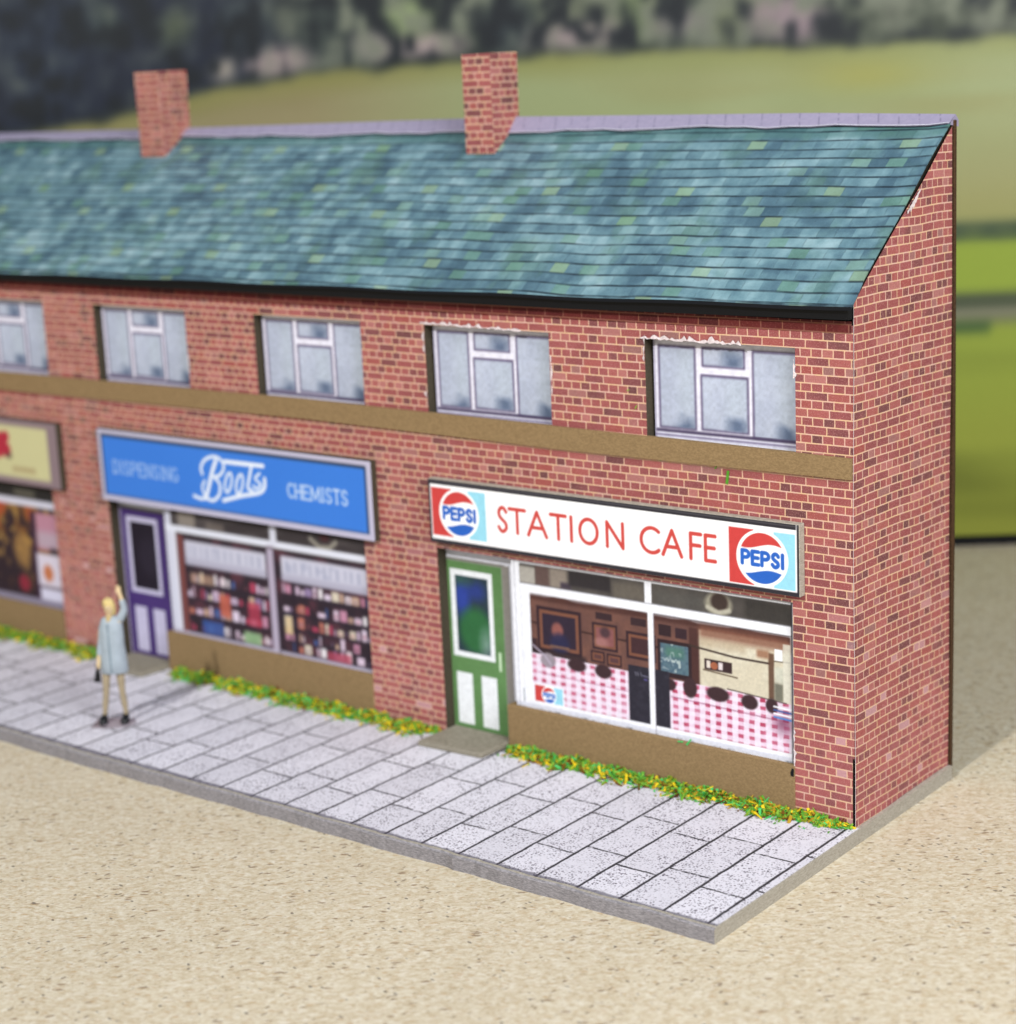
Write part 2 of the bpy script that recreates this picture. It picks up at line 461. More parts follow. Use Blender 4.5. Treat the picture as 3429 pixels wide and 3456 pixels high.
GLYPH = {
 'S': [smooth([(.92, .84), (.7, .98), (.4, 1), (.13, .86), (.14, .66), (.45, .5), (.82, .36), (.9, .16), (.62, .01), (.3, .01), (.03, .17)])],
 'T': [[(0, 1), (1, 1)], [(.5, 1), (.5, 0)]], 'A': [[(0, 0), (.5, 1), (1, 0)], [(.2, .34), (.8, .34)]],
 'I': [[(.5, 1), (.5, 0)]], 'O': [arc(.5, .5, .5, .5, 0, 360, 40)], 'N': [[(0, 0), (0, 1), (1, 0), (1, 1)]],
 'C': [arc(.56, .5, .56, .5, 48, 312, 34)], 'F': [[(0, 0), (0, 1), (.9, 1)], [(0, .54), (.82, .54)]],
 'E': [[(1, 0), (0, 0), (0, 1), (1, 1)], [(0, .52), (.9, .52)]],
 'P': [[(0, 0), (0, 1), (.5, 1)]+arc(.5, .74, .5, .26, 90, -90, 12)+[(0, .48)]],
 'D': [[(0, 0), (0, 1), (.35, 1)]+arc(.35, .5, .65, .5, 90, -90, 18)+[(0, 0)]],
 'G': [arc(.56, .5, .56, .5, 48, 330, 34)+[(1, .45), (.65, .45)]], 'H': [[(0, 0), (0, 1)], [(1, 0), (1, 1)], [(0, .5), (1, .5)]],
 'M': [[(0, 0), (.08, 1), (.5, .1), (.92, 1), (1, 0)]],
}
def letter(ink, ch, x0, x1, z0, z1, w, col, a=1.0, soft=None, serif=0):
    for st in GLYPH[ch]:
        ink.stroke([(x0+(x1-x0)*p[0], z0+(z1-z0)*p[1]) for p in st], w, col, a, soft)
    if serif:
        for st in GLYPH[ch]:
            for p in (st[0], st[-1]):
                if p[1] in (0, 1): ink.stroke([(x0+(x1-x0)*p[0]-serif, z0+(z1-z0)*p[1]), (x0+(x1-x0)*p[0]+serif, z0+(z1-z0)*p[1])], w*0.6, col, a, soft)

# ------------------------------------------------------------------ the setting
mb = MB(); mb.box(-420, 420, -420, 420, -16.15, -1.15)
tag(mb.build('ground', mat_mdf()), kind='structure')

# printed countryside backdrop: a real flat board standing behind the model
ang = math.radians(36); BO = np.array([-32.5, 84.7]); BD = np.array([math.cos(ang), math.sin(ang)])
def backdrop():
    k = Ink(-150, 70, 0.3, 96, 0.55, (150, 158, 100))
    s, h = k.X, k.Z
    n1, n2, n3 = k.noise(14, 3, 3), k.noise((30, 3.0), 9, 3), k.noise(4, 21, 3)
    n4 = k.noise((5, 9), 31, 3); n5 = k.noise((1.8, 2.6), 77, 3)
    # far bright slope
    k.c[:] = np.array((152, 162, 114))/255
    k.put(np.clip((n1-0.35)*2.5, 0, 1)*0.4, (172, 180, 134))
    k.put(np.clip((n2-0.5)*4, 0, 1)*0.4, (150, 146, 92))
    k.put(np.clip((52-h)/12, 0, 1)*0.75, (158, 152, 100))
    k.put(np.clip((43-h)/5, 0, 1)*0.5, (146, 150, 86))
    left = np.clip((-52-s)/22, 0, 1)
    top = np.interp(s, [-150, -110, -102.5, -94.3, -87, -80.4, -74, -67.5, -56, -34.3, -17.6, 0, 6.6, 70], [49, 51.2, 52.2, 53.5, 55.2, 56.3, 56.8, 57.2, 57.7, 57.9, 57.5, 57.6, 57.6, 56.5])
    k.put(left*0.75, (150, 134, 98)); k.put(left*np.clip(n2*2.2-0.8, 0, 1)*0.4, (128, 122, 80))
    edge = np.clip(1-(top-h)/2.6, 0, 1)
    k.put(edge*np.clip(n2+0.2, 0, 1)*0.7, (132, 134, 66))
    k.put(np.exp(-((s+10)/7)**2-((h-54.6)/2)**2)*0.55, (166, 160, 72))
    # hedges and lower fields
    k.put(k.rectm(-200, 200, -5, 36.4, 1.2), (140, 160, 54))
    k.put(k.rectm(-200, 200, 35.3, 37.5, 0.7)*np.clip(0.55+n3, 0, 1), (60, 78, 54))
    k.put(k.rectm(-200, 200, -5, 29.3, 0.6), (66, 76, 56))
    k.put(k.rectm(-200, 200, -5, 27.6, 0.6), (112, 120, 76))
    k.put(k.rectm(-200, 200, 26.7, 27.3, 0.5), (124, 118, 116))
    k.put(k.rectm(-200, 200, -5, 25.6, 0.9), (138, 154, 54))
    k.put(k.rectm(-200, 4.2, 24.6, 26.0, 0.6)*0.9, (58, 86, 44))
    k.put(np.clip((22-h)/9, 0, 1)*0.75*(h < 30), (140, 148, 54)); k.put(np.clip((7-h)/6, 0, 1)*0.7, (164, 170, 66))
    k.put(np.clip((n2-0.45)*3, 0, 1)*0.25*(h < 25), (88, 96, 30))
    # woodland above the field
    wood = np.clip((h-top+(n3-0.5)*1.4)/0.8, 0, 1)
    t = np.ones(k.c.shape)*np.array((50, 60, 54))/255
    def tput(m, c): nonlocal t; m = np.clip(m, 0, 1)[..., None]; t = t*(1-m)+m*np.array(c)/255
    tput(np.clip((-56-s)/26, 0, 1), (24, 32, 50)); tput((n4-0.5)*3, (28, 36, 42)); tput((n3-0.56)*4*(0.3+0.7*np.clip((s+90)/20, 0, 1)), (90, 100, 82))
    right = np.clip((s+82)/20, 0, 1)
    tput(right*(n4-0.42)*2.6, (118, 124, 100)); tput(right*(n1-0.5)*2.4, (120, 122, 112)); tput((-(n4-0.45))*6*right, (34, 42, 38))
    for cs, ch, rs, rh, c, a in ((-83.5, 58.4, 2.6, 2.2, (160, 152, 142), .8), (-77.0, 59.0, 6, 2.3, (158, 142, 142), .85), (-66.5, 60.4, 3, 2.2, (150, 140, 140), .7),
                                 (-60.5, 60.0, 7, 1.9, (166, 150, 148), .85), (-44, 60.2, 9, 2.4, (160, 144, 144), .7), (-30, 61.5, 6, 2.4, (150, 138, 140), .5),
                                 (-18, 61.0, 6.5, 3.4, (150, 132, 138), .85), (-6, 62, 3, 4, (126, 122, 112), .5), (-62, 63, 4.2, 2.6, (140, 156, 112), .8), (-55.5, 63.5, 3, 3.5, (132, 138, 118), .6),
                                 (-88.5, 63.2, 3.4, 3.6, (76, 86, 70), .7), (-97, 64, 3, 4, (58, 70, 66), .6), (-36, 62.5, 2.2, 5, (104, 118, 84), .8), (-26, 61, 2.2, 5, (112, 120, 92), .8),
                                 (-50.5, 61.5, 3.6, 4.6, (38, 48, 54), .85), (-71.5, 62, 3.6, 5, (50, 60, 58), .7), (-81, 63, 4, 4.4, (40, 50, 60), .8), (-2, 60.5, 7, 3.4, (58, 66, 54), .8),
                                 (8, 61, 9, 4, (62, 68, 58), .8), (-11, 60.6, 4, 3.4, (60, 68, 56), .7), (-104, 60, 8, 12, (30, 40, 58), .8)):
        e = 1-np.sqrt(((s-cs)/rs)**2+((h-ch)/rh)**2)
        tput((e*1.9+(n3-0.5)*1.3)*a, c)
    tput((n5-0.52)*5*(0.3+0.7*right), (118, 124, 108)); tput((0.49-n5)*6.5, (18, 25, 32))
    tput(np.clip(1-(h-top)/1.5, 0, 1)*0.8, (46, 54, 48))
    tput(np.clip((h-70)/14, 0, 1)*0.8, (176, 190, 206))
    k.c = k.c*(1-wood[..., None])+wood[..., None]*t
    k.c *= 0.89
    k.blur(1)
    pm = mat_print('printed_scenery', 0.5, 0.3, 0.07, 3.0, 0.1)
    root = bpy.data.objects.new('backdrop', None); COL.objects.link(root)
    pl = lambda x, z: (BO[0]+BD[0]*x, BO[1]+BD[1]*x, z)
    k.sheet([('printed_sheet', None)], pl, parent=root, mat=pm)
    nrm = (-BD[1]*1.0, BD[0]*1.0)
    m = MB(); off = 0.12
    P = [(BO[0]+BD[0]*q+nrm[0]*off, BO[1]+BD[1]*q+nrm[1]*off) for q in (-150, 70)]
    m.prism([(P[0][0], P[0][1], 0.3), (P[1][0], P[1][1], 0.3), (P[1][0], P[1][1], 96), (P[0][0], P[0][1], 96)], (nrm[0]*3, nrm[1]*3, 0))
    m.build('backing_board', BOARD, root)
    m = MB(); off = 0.7
    P = [(BO[0]+BD[0]*q+nrm[0]*off, BO[1]+BD[1]*q+nrm[1]*off) for q in (-149, 69)]
    m.prism([(P[0][0], P[0][1], -1.15), (P[1][0], P[1][1], -1.15), (P[1][0], P[1][1], 0.28), (P[0][0], P[0][1], 0.28)], (nrm[0]*2, nrm[1]*2, 0))
    m.build('foot_shadow_strip', BLACK, root)  # black strip put in for the shadow gap below the board
    tag(root, kind='structure')
backdrop()

# card base of the model: printed paving in front, bare grey card round the edges
XL = -121.0
pav = bpy.data.objects.new('pavement', None); COL.objects.link(pav); tag(pav, kind='structure')
m = MB()
xs = np.linspace(XL, 0.55, 180); yf = [-20.45+0.1*math.sin(x*0.11)+0.05*math.sin(x*0.9)+0.04*random.uniform(-1, 1)-(0.35*math.exp(-((x+58)/24)**2)) for x in xs]
yf = [y+(0.10 if -26.5 < x < -22.6 else 0)+(random.uniform(-.05, .12) if -26 < x < -17 else 0) for x, y in zip(xs, yf)]
yf[-1] = -20.5
for i in range(len(xs)-1):
    a, b = xs[i], xs[i+1]
    m.face([(a, yf[i]-0.03, -1.15), (b, yf[i+1]-0.03, -1.15), (b, yf[i+1]-0.02, -0.12), (a, yf[i]-0.02, -0.12)], 0)
    m.face([(a, yf[i]-0.02, -0.12), (b, yf[i+1]-0.02, -0.12), (b, yf[i+1]+0.16, 0), (a, yf[i]+0.16, 0)], 0)
    m.face([(a, yf[i]+0.16, 0), (b, yf[i+1]+0.16, 0), (b, 15.75, 0), (a, 15.75, 0)], 1)
m.face([(0.55, yf[-1]-.03, -1.15), (0.55, 15.75, -1.15), (0.55, 15.75, 0), (0.55, yf[-1]+.16, 0), (0.55, yf[-1]-.02, -0.12)], 1)
m.face([(XL, 15.75, -1.15), (XL, yf[0]-.03, -1.15), (XL, yf[0]-.02, -0.12), (XL, yf[0]+.16, 0), (XL, 15.75, 0)], 1)
m.face([(0.55, 15.75, -1.15), (XL, 15.75, -1.15), (XL, 15.75, 0), (0.55, 15.75, 0)], 1)
m.build('kerb_card', [KERB, BOARDPALE], pav, fix=False)
m = MB()
for i in range(len(xs)-1):
    a, b = xs[i], xs[i+1]
    ya, yb = yf[i]+0.42+0.05*math.sin(a*3), yf[i+1]+0.42+0.05*math.sin(b*3)
    if i == len(xs)-2: b = 0.44
    m.face([(a, ya, 0.05), (b, yb, 0.05), (b, 0.0, 0.05), (a, 0.0, 0.05)])
    m.face([(a, ya, 0.003), (b, yb, 0.003), (b, yb, 0.05), (a, ya, 0.05)])
m.face([(0.44, yb, 0.003), (0.44, 0, 0.003), (0.44, 0, 0.05), (0.44, yb, 0.05)])
m.build('paving_sheet', mat_slabs(), pav, fix=False)
# ------------------------------------------------------------------ the paper terrace
T = bpy.data.objects.new('terrace', None); COL.objects.link(T)
tag(T, 'long red brick paper model terrace of shops with green slate roof and two chimneys', 'building')

ZW = 29.0
WX = [-17.94, -40.45, -61.0, -83.4, -104.4]; WWID = 13.2; WTOP = 36.45
wins = [(x, x+WWID+(0.1 if x > -30 else 0), 28.0, WTOP) for x in WX]
shops = [(-40.35, -5.06, 0.0, 17.05), (-83.72, -48.9, 0.0, 16.95), (-127.0, -92.55, 0.0, 16.9)]
def front_wall():
    holes = wins+[(max(a, XL-1), b, c, d) for a, b, c, d in shops]
    X = sorted({XL, 0.0, *[h[0] for h in holes if h[0] > XL], *[h[1] for h in holes]}); Zs = sorted({-0.02, 38.5, *[h[2] for h in holes if h[2] > 0], *[h[3] for h in holes]})
    inh = lambda x, z: any(h[0] < x < h[1] and h[2] < z < h[3] for h in holes)
    m = MB(); th = 1.25
    nx, nz = len(X)-1, len(Zs)-1
    g = [[inh((X[i]+X[i+1])/2, (Zs[j]+Zs[j+1])/2) for j in range(nz)] for i in range(nx)]
    def rx(x, z): return x-(0.05*max(0, (9-z)/9) if x == 0.0 else 0)
    for i in range(nx):
        for j in range(nz):
            if g[i][j]: continue
            a, b, c, d = X[i], X[i+1], Zs[j], Zs[j+1]
            m.face([(rx(a, c), 0, c), (rx(b, c), 0, c), (rx(b, d), 0, d), (rx(a, d), 0, d)], 0)
            m.face([(b, th, c), (a, th, c), (a, th, d), (b, th, d)], 1)
            if i+1 == nx or g[i+1][j]: m.face([(rx(b, c), 0, c), (b, th, c), (b, th, d), (rx(b, d), 0, d)], 1)
            if i == 0 or g[i-1][j]: m.face([(a, th, c), (a, 0, c), (a, 0, d), (a, th, d)], 1)
            if j+1 == nz or g[i][j+1]: m.face([(a, 0, d), (b, 0, d), (b, th, d), (a, th, d)], 1)
            if j == 0 or g[i][j-1]: m.face([(a, th, c), (b, th, c), (b, 0, c), (a, 0, c)], 1)
    return m.build('front_wall', [BRICK, BOARD], T, fix=False)
FW = front_wall()

km = BRICK.copy(); km.name = 'eave_shadow_brick'  # brick print darkened so its colour carries the eave shadow
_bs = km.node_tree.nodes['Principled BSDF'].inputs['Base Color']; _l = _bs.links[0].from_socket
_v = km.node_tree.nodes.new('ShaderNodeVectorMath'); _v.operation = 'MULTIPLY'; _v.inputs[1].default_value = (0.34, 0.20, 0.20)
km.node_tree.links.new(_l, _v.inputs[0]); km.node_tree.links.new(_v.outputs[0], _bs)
m = MB(); m.prism([(XL, -0.06, 37.35), (-54, -0.06, 37.5), (0.0, -0.06, 37.74), (0.0, -0.06, 38.6), (XL, -0.06, 38.5)], (0, 0.05, 0)); m.build('eave_shadow_strip', km, T)  # thin dark strip stands in for shade under the gutter

# gable paper, its top follows the roof
e0, e1 = (-0.9, 38.95), (15.75, 51.35)
def roofz(y): return 39.80+(y+0.9)*0.7344
m = MB()
ys = np.linspace(-0.02, 15.72, 14)
for i in range(13):
    a, b = ys[i], ys[i+1]
    for q0, q1 in zip(np.linspace(0, 1, 9)[:-1], np.linspace(0, 1, 9)[1:]):
        P = []
        for yq, q in ((a, q0), (b, q0), (b, q1), (a, q1)):
            zz = q*(roofz(yq)-0.55)
            fl = 0.05*max(0, (10-zz)/10)*max(0, 1-yq/8)+0.05*math.sin(zz*0.21+yq*0.4)
            P.append((0.16+fl, yq, zz+0.03*math.sin(yq)))
        m.face(P, 0)
for q0, q1 in zip(np.linspace(0, 1, 9)[:-1], np.linspace(0, 1, 9)[1:]):      # paper thickness at the front corner
    z0, z1 = q0*(roofz(0)-.55), q1*(roofz(0)-.55)
    f0, f1 = [0.16+0.05*max(0, (10-z)/10)+0.05*math.sin(z*.21) for z in (z0, z1)]; w0 = 0.035
    m.face([(f0-w0, -0.02, z0), (f0, -0.02, z0), (f1, -0.02, z1), (f1-w0, -0.02, z1)], 1)
m.build('gable_wall', [BRICK, TORN], T, fix=False)
m = MB()                                                                   # board core behind the papers
m.prism([(0.0, 1.3, 0), (0.0, 15.7, 0), (0.0, 15.7, roofz(15.7)-1.1), (0.0, 1.3, roofz(1.3)-1.1)], (-1.2, 0, 0))
m.build('gable_board', BOARD, T)
m = MB(); m.box(-0.16, 0.05, 0.06, 1.28, 0.0, 5.5); m.build('corner_gap', DARK, T)
m = MB(); m.box(-0.1, 0.125, 0.01, 1.28, 5.5, 38.3); m.build('corner_fold', BRICK, T)

# dark board inside, behind the doors and windows
m = MB(); m.box(XL+1, -1.4, 1.9, 2.6, 0.0, 38.4); m.build('inner_board', BOARD, T)
# kraft backing board, taller and wider than the walls
m = MB()
m.prism([(XL-0.5, 15.95, -1.14), (0.30, 15.95, -1.14), (0.34, 15.95, 25), (0.2, 15.95, 51.93), (XL-0.5, 15.95, 51.9)], (0, 0.42, 0))
m.build('back_wall', EDGE, T, bevel=0.06)

# roof: thin card with printed slates, eave line sags to the far end
def roof():
    m = MB(); n = 60; mm = 14
    xs = np.linspace(XL-0.6, 0.5, n+1)
    def P(i, j, up=0.0):
        x = xs[i]; t = j/mm
        ze = np.interp(x, [-121, -96, -54, -25, 0.5], [39.2, 39.38, 39.58, 39.68, 39.88])+0.05*math.sin(x*0.35)
        yr, zr = 15.45, 51.62+0.05*math.sin(x*0.21)+(0.12 if x > -1 else 0)
        y = -0.95+(yr+0.95)*t; z = ze+(zr-ze)*t+0.10*math.sin(math.pi*t)*math.sin(x*0.09+1)+0.12*math.sin(math.pi*t)
        xx = x+(-0.12*math.sin(t*9)*0.6+(0.10 if t < .1 else 0)-0.35*t if i == n else 0)
        return (xx, y+0.59*up, z+0.0*up-0.8*up*-1 if False else z+0.8*up)
    for i in range(n):
        for j in range(mm):
            m.face([P(i, j), P(i+1, j), P(i+1, j+1), P(i, j+1)], 0)
            m.face([P(i, j+1, -.42), P(i+1, j+1, -.42), P(i+1, j, -.42), P(i, j, -.42)], 1)
        m.face([P(i, 0, -.12), P(i+1, 0, -.12), P(i+1, 0), P(i, 0)], 0)
        m.face([P(i, 0, -.42), P(i+1, 0, -.42), P(i+1, 0, -.12), P(i, 0, -.12)], 1)
    for j in range(mm):
        m.face([P(n, j, -.3), P(n, j+1, -.3), P(n, j+1), P(n, j)], 0)
        m.face([P(n, j, -.42), P(n, j+1, -.42), P(n, j+1, -.3), P(n, j, -.3)], 1)
        m.face([P(0, j+1, -.42), P(0, j, -.42), P(0, j), P(0, j+1)], 1)
    r = m.build('roof', [ROOF, BLACK], T, fix=False)
    m = MB()
    for i in range(n):
        a, b = xs[i]-(0.05 if i else 0), xs[i+1]-(0.15 if i == n-1 else 0)
        if i == n-1: b = 0.08
        h0, h1 = [51.62+0.05*math.sin(x*0.21) for x in (xs[i], xs[i+1])]
        lo0, lo1 = [0.10*math.sin(x*0.5)+0.06*math.sin(x*1.7) for x in (xs[i], xs[i+1])]
        zr0, zr1 = [float(np.interp(x, [-121, -85, -42, -12, 0.5], [52.45, 52.6, 52.95, 52.68, 52.36])) for x in (xs[i], xs[i+1])]
        m.face([(xs[i], 15.2+lo0, h0+0.02+lo0*.73), (b, 15.2+lo1, h1+0.02+lo1*.73), (b, 16.35, zr1), (xs[i], 16.35, zr0)])
        m.face([(xs[i], 16.35, zr0), (b, 16.35, zr1), (b, 16.9, 51.9), (xs[i], 16.9, 51.9)])
        m.face([(xs[i], 15.12+lo0, h0+0.10+lo0*.73), (b, 15.12+lo1, h1+0.10+lo1*.73), (b, 15.27+lo1, h1+0.15+lo1*.73), (xs[i], 15.27+lo0, h0+0.15+lo0*.73)], 1)
    m.face([(0.08, 15.3, 51.62), (0.08, 16.9, 51.4), (0.08, 16.9, 51.9), (0.08, 16.35, 52.38)])
    m.build('ridge_strip', [RIDGE, mat_plain('white_paper_edge', (214, 214, 226), .7, .2)], r, fix=False)
    # paper fold lifting off the gable half way up
    m = MB()
    for k in range(7):
        t = k/6; y = 7.6+2.4*t; z = roofz(y)-0.55
        w = 0.55*math.sin(math.pi*t)
        m.face([(0.30, y, z-0.05), (0.36, y+0.4, z+0.24), (0.34, y+0.4+w*.2, z+0.2-w*.4), (0.28, y+w*0.4, z-0.05-w*0.9)])
    m.build('loose_flap', TORN, r, fix=False)
    # black card gutter under the eave
    m = MB()
    for i in range(n):
        a, b = xs[i], min(xs[i+1], 0.12)
        z0, z1 = [float(np.interp(x, [-121, -96, -54, -25, 0.5], [38.36, 38.42, 38.5, 38.56, 38.80])) for x in (a, b)]
        m.face([(a, -0.72, z0), (b, -0.72, z1), (b, -0.86, z1+1.15), (a, -0.86, z0+1.15)])
        m.face([(a, 0.0, z0+.04), (b, 0.0, z1+.04), (b, -0.72, z1), (a, -0.72, z0)])
    b = 0.12
    m.face([(b, -0.72, 38.78), (b, -0.01, 38.8), (b, -0.01, 39.9), (b, -0.86, 39.93)])
    m.build('gutter', BLACK, T, fix=False)
roof()

def chimney(x0, x1, y0, y1, top, lean):
    m = MB()
    zb = lambda y: 39.70+(y+0.9)*0.7344-0.06
    b = [(x0+lean, y0, zb(y0)), (x1+lean, y0, zb(y0)), (x1+lean, y1, zb(y1)), (x0+lean, y1, zb(y1))]
    t = [(x0, y0, top), (x1, y0, top+.05), (x1, y1+.15, top+.05), (x0, y1+.15, top)]
    for i in range(4): m.face([b[i], b[(i+1) % 4], t[(i+1) % 4], t[i]])
    w = 0.22
    ti = [(x0+w, y0+w, top), (x1-w, y0+w, top+.05), (x1-w, y1+.15-w, top+.05), (x0+w, y1+.15-w, top)]
    for i in range(4):
        m.face([t[i], t[(i+1) % 4], ti[(i+1) % 4], ti[i]], 1)
        bi = tuple(ti[(i+1) % 4][:2])+(top-2,), tuple(ti[i][:2])+(top-2,)
        m.face([ti[i], ti[(i+1) % 4], bi[0], bi[1]], 1)
    m.face([tuple(q[:2])+(top-2,) for q in ti], 2)
    c = m.build('chimney', [BRICK, BOARD, DARK], T, fix=False)
    m = MB()
    m.box(x0+lean+.02, x1+lean-.02, y0-.05, y0+.05, zb(y0)-.16, zb(y0)+.05); m.build('base_shadow_gap', DARK, c)
chimney(-45.70, -42.50, 13.0, 16.75, 58.55, 0.06)
chimney(-89.35, -85.75, 13.0, 16.75, 58.40, 0.10)

# kraft string course
m = MB(); n = 48; xs = np.linspace(XL, 0.05, n+1)
for i in range(n):
    q = []
    for x in (xs[i], xs[i+1]):
        zt = float(np.interp(x, [-121, -99, -56, -26, 0], [28.6, 28.8, 29.07, 28.86, 28.63])); zb = float(np.interp(x, [-121, -99, -56, -26, 0], [26.7, 26.9, 27.27, 27.0, 27.05]))
        q.append((x, zt, zb))
    (a, ta, ba), (b, tb, bb) = q
    y = -0.28
    m.face([(a, y, ba), (b, y, bb), (b, y, tb), (a, y, ta)]); m.face([(a, y, ta), (b, y, tb), (b, 0.2, tb), (a, 0.2, ta)]); m.face([(a, 0, ba), (b, 0, bb), (b, y, bb), (a, y, ba)])
m.face([(0.05, y, bb), (0.05, 0, bb), (0.05, 0, tb), (0.05, y, tb)])
m.build('string_course', KRAFT, T, fix=False)

# ragged torn paper round the cut window openings
def torn(pts, wmin, wmax, side, seed):
    rnd = random.Random(seed); m = MB()
    n = len(pts); prev = None
    for i, (x, z) in enumerate(pts):
        w = (wmin+(wmax-wmin)*rnd.random()**1.6)*(0.15+0.85*abs(math.sin(i*0.31+seed*1.7)*math.sin(i*0.83+seed)))
        if i in (0, n-1): w = 0.02
        o = (x, -0.03, z) ; c = (x+(w if side == 'v' else 0), -0.05-0.12*w, z+(w if side == 'h' else 0)) if True else None
        if side == 'v-': c = (x-w, -0.05-0.12*w, z)
        i2 = (x+(rnd.uniform(-.03, .05) if 'v' in side else 0), -0.10, z-(rnd.uniform(-.03, .10) if side == 'h' else 0))
        if prev:
            m.face([prev[0], i2, c, prev[1]])
        prev = (i2, c)
    m.build('torn_edge', TORN, FW, fix=False)
def run(a, b, n): return [(a[0]+(b[0]-a[0])*k/n, a[1]+(b[1]-a[1])*k/n) for k in range(n+1)]
torn(run((-18.3, 36.5), (-9.2, 36.45), 40), 0.06, 0.6, 'h', 3)
torn(run((-17.9, 36.7), (-17.95, 34.4), 9), 0.05, 0.5, 'v-', 5)
torn(run((-4.75, 35.6), (-4.75, 34.2), 8), 0.1, 0.42, 'v', 9)
torn(run((-40.9, 36.6), (-30.0, 36.45), 42), 0.06, 0.5, 'h', 6)
torn(run((-40.45, 36.2), (-40.45, 34.0), 9), 0.1, 0.5, 'v-', 2)
torn(run((-40.45, 31.2), (-40.45, 29.4), 9), 0.05, 0.45, 'v-', 8)
torn(run((-27.1, 34.6), (-27.1, 31.4), 10), 0.02, 0.3, 'v', 4)
torn(run((-70.1, 32.3), (-70.1, 29.9), 8), 0.05, 0.4, 'v', 12)
torn(run((-5.06, 7.0), (-5.06, 3.1), 14), 0.05, 0.45, 'v', 14)

# ---- upstairs windows: printed cards set back in the wall
def upstairs():
    k = Ink(0, 12.95, -0.45, 7.65, 0.085, (224, 223, 238))
    n1 = k.noise(1.6, 2, 3); n2 = k.noise(0.25, 5, 2)
    fr = (196, 193, 218); ol = (88, 78, 108)
    panes = [(0.55, 3.75, 0.72, 7.05), (4.55, 8.15, 5.75, 7.08), (4.42, 8.45, 0.78, 4.95), (9.02, 12.9, 0.5, 7.05)]
    k.put(k.rectm(0, 20, 0, 0.18, .1), (150, 142, 170))
    for a, b, c, d in panes:
        k.put(k.rectm(a-.13, b+.13, c-.1, d+.13, 0.2), ol)
        glass = k.rectm(a+.03, b-.03, c+.05, d-.06, 0.22)
        k.put(glass, (172, 180, 200))
        k.put(glass*np.clip((n1-0.4)*3, 0, 1)*0.5, (194, 202, 220))
        k.put(glass*k.rectm((a+b)/2+.1, b, c+1, d, 1.2)*0.3, (184, 198, 206))
        # dark plants or furniture low in each pane
        bl = np.clip((c+1.5+(n1-.5)*2.2-k.Z)/1.1, 0, 1)*np.clip(1.15-np.abs(k.X-(b-0.9))/1.3, 0, 1)
        k.put(glass*bl*0.85, (84, 100, 128))
    k.put(k.rectm(0.1, 20, 0.32, 0.58, 0.16)*0.9, (74, 64, 92))
    k.put(k.rectm(-.2, 0.16, -1, 8, 0.1)*0.5, (120, 112, 140))
    k.c *= (0.94+0.12*n2)[..., None]
    cls = [('pane', [(a-.08, b+.08, c-.05, d+.08) for a, b, c, d in panes]), ('window', None)]
    x0 = WX[0]+0.22
    root, made = k.sheet(cls, lambda x, z: (x0+x, 0.85+0*x, z+28.75), parent=T, origin=(x0, 0.85, 28.75))
    root.location = (x0*S, 0.85*S, 28.75*S)
    for x in WX[1:]:
        c = root.copy(); COL.objects.link(c); c.parent = T; c.location = ((x+0.22)*S, 0.85*S, 28.75*S)
        for ch in made:
            if ch[2] is root: continue
            d = ch[2].copy(); COL.objects.link(d); d.parent = c
upstairs()

# ---- cola emblem painter
RED, BLU, CYA = (200, 68, 66), (44, 98, 190), (150, 212, 232)
def emblem(k, x0, x1, z0, z1, text=True, soft=None):
    w = x1-x0; h = z1-z0; cx = x0+w*0.505; cz = (z0+z1)/2; R = h*0.5
    k.rect(x0, x0+w*0.40, z0, z1, RED, soft=soft); k.rect(x1-w*0.33, x1, z0, z1, CYA, soft=soft)
    k.rect(x0+w*0.38, x1-w*0.32, z0, z1+.1, (250, 250, 250), soft=soft)
    k.ell(cx, cz, R*1.04, R*1.02, (250, 250, 250), soft=soft)
    disc = k.ellm(cx, cz, R*0.91, R*0.91, soft)
    f = k.res*1.2
    up = cz+R*(0.42+0.10*np.sin((k.X-cx)/R*3.0+0.4)); dn = cz-R*(0.50+0.09*np.sin((k.X-cx)/R*3.0+0.6)*-1)
    k.put(disc*np.clip((k.Z-up)/f+.5, 0, 1), RED); k.put(disc*np.clip((dn-k.Z)/f+.5, 0, 1), BLU)
    tw = R*1.74; tx = cx-tw/2; zz = cz-R*0.25; hh = R*0.46
    ws = [0.155, 0.14, 0.155, 0.15, 0.01]; gap = (tw-sum(ws)*tw*1.0)/5.2
    xx = tx+gap*.5
    for ch, wq in zip('PEPSI', ws):
        letter(k, ch, xx, xx+wq*tw, zz, zz+hh, R*0.145, BLU, soft=soft)
        xx += wq*tw+gap*1.08

def sign(name, label, x0, x1, z0, z1, yf, ink, classes, edge):
    m = MB(); o = ((x0+x1)/2, 0, z0)
    m.box(x0, x1, yf+0.03, -0.02, z0, z1)
    root = m.build(name, edge, None, origin=o, bevel=0.05)
    tag(root, label, 'sign')
    ink.sheet([(n, r) for n, r in classes if r]+[('sign_face', None)], lambda x, z: (x, yf-0.005+0*x, z), parent=root, origin=o)
    for ch in list(bpy.data.objects):
        pass
    return root

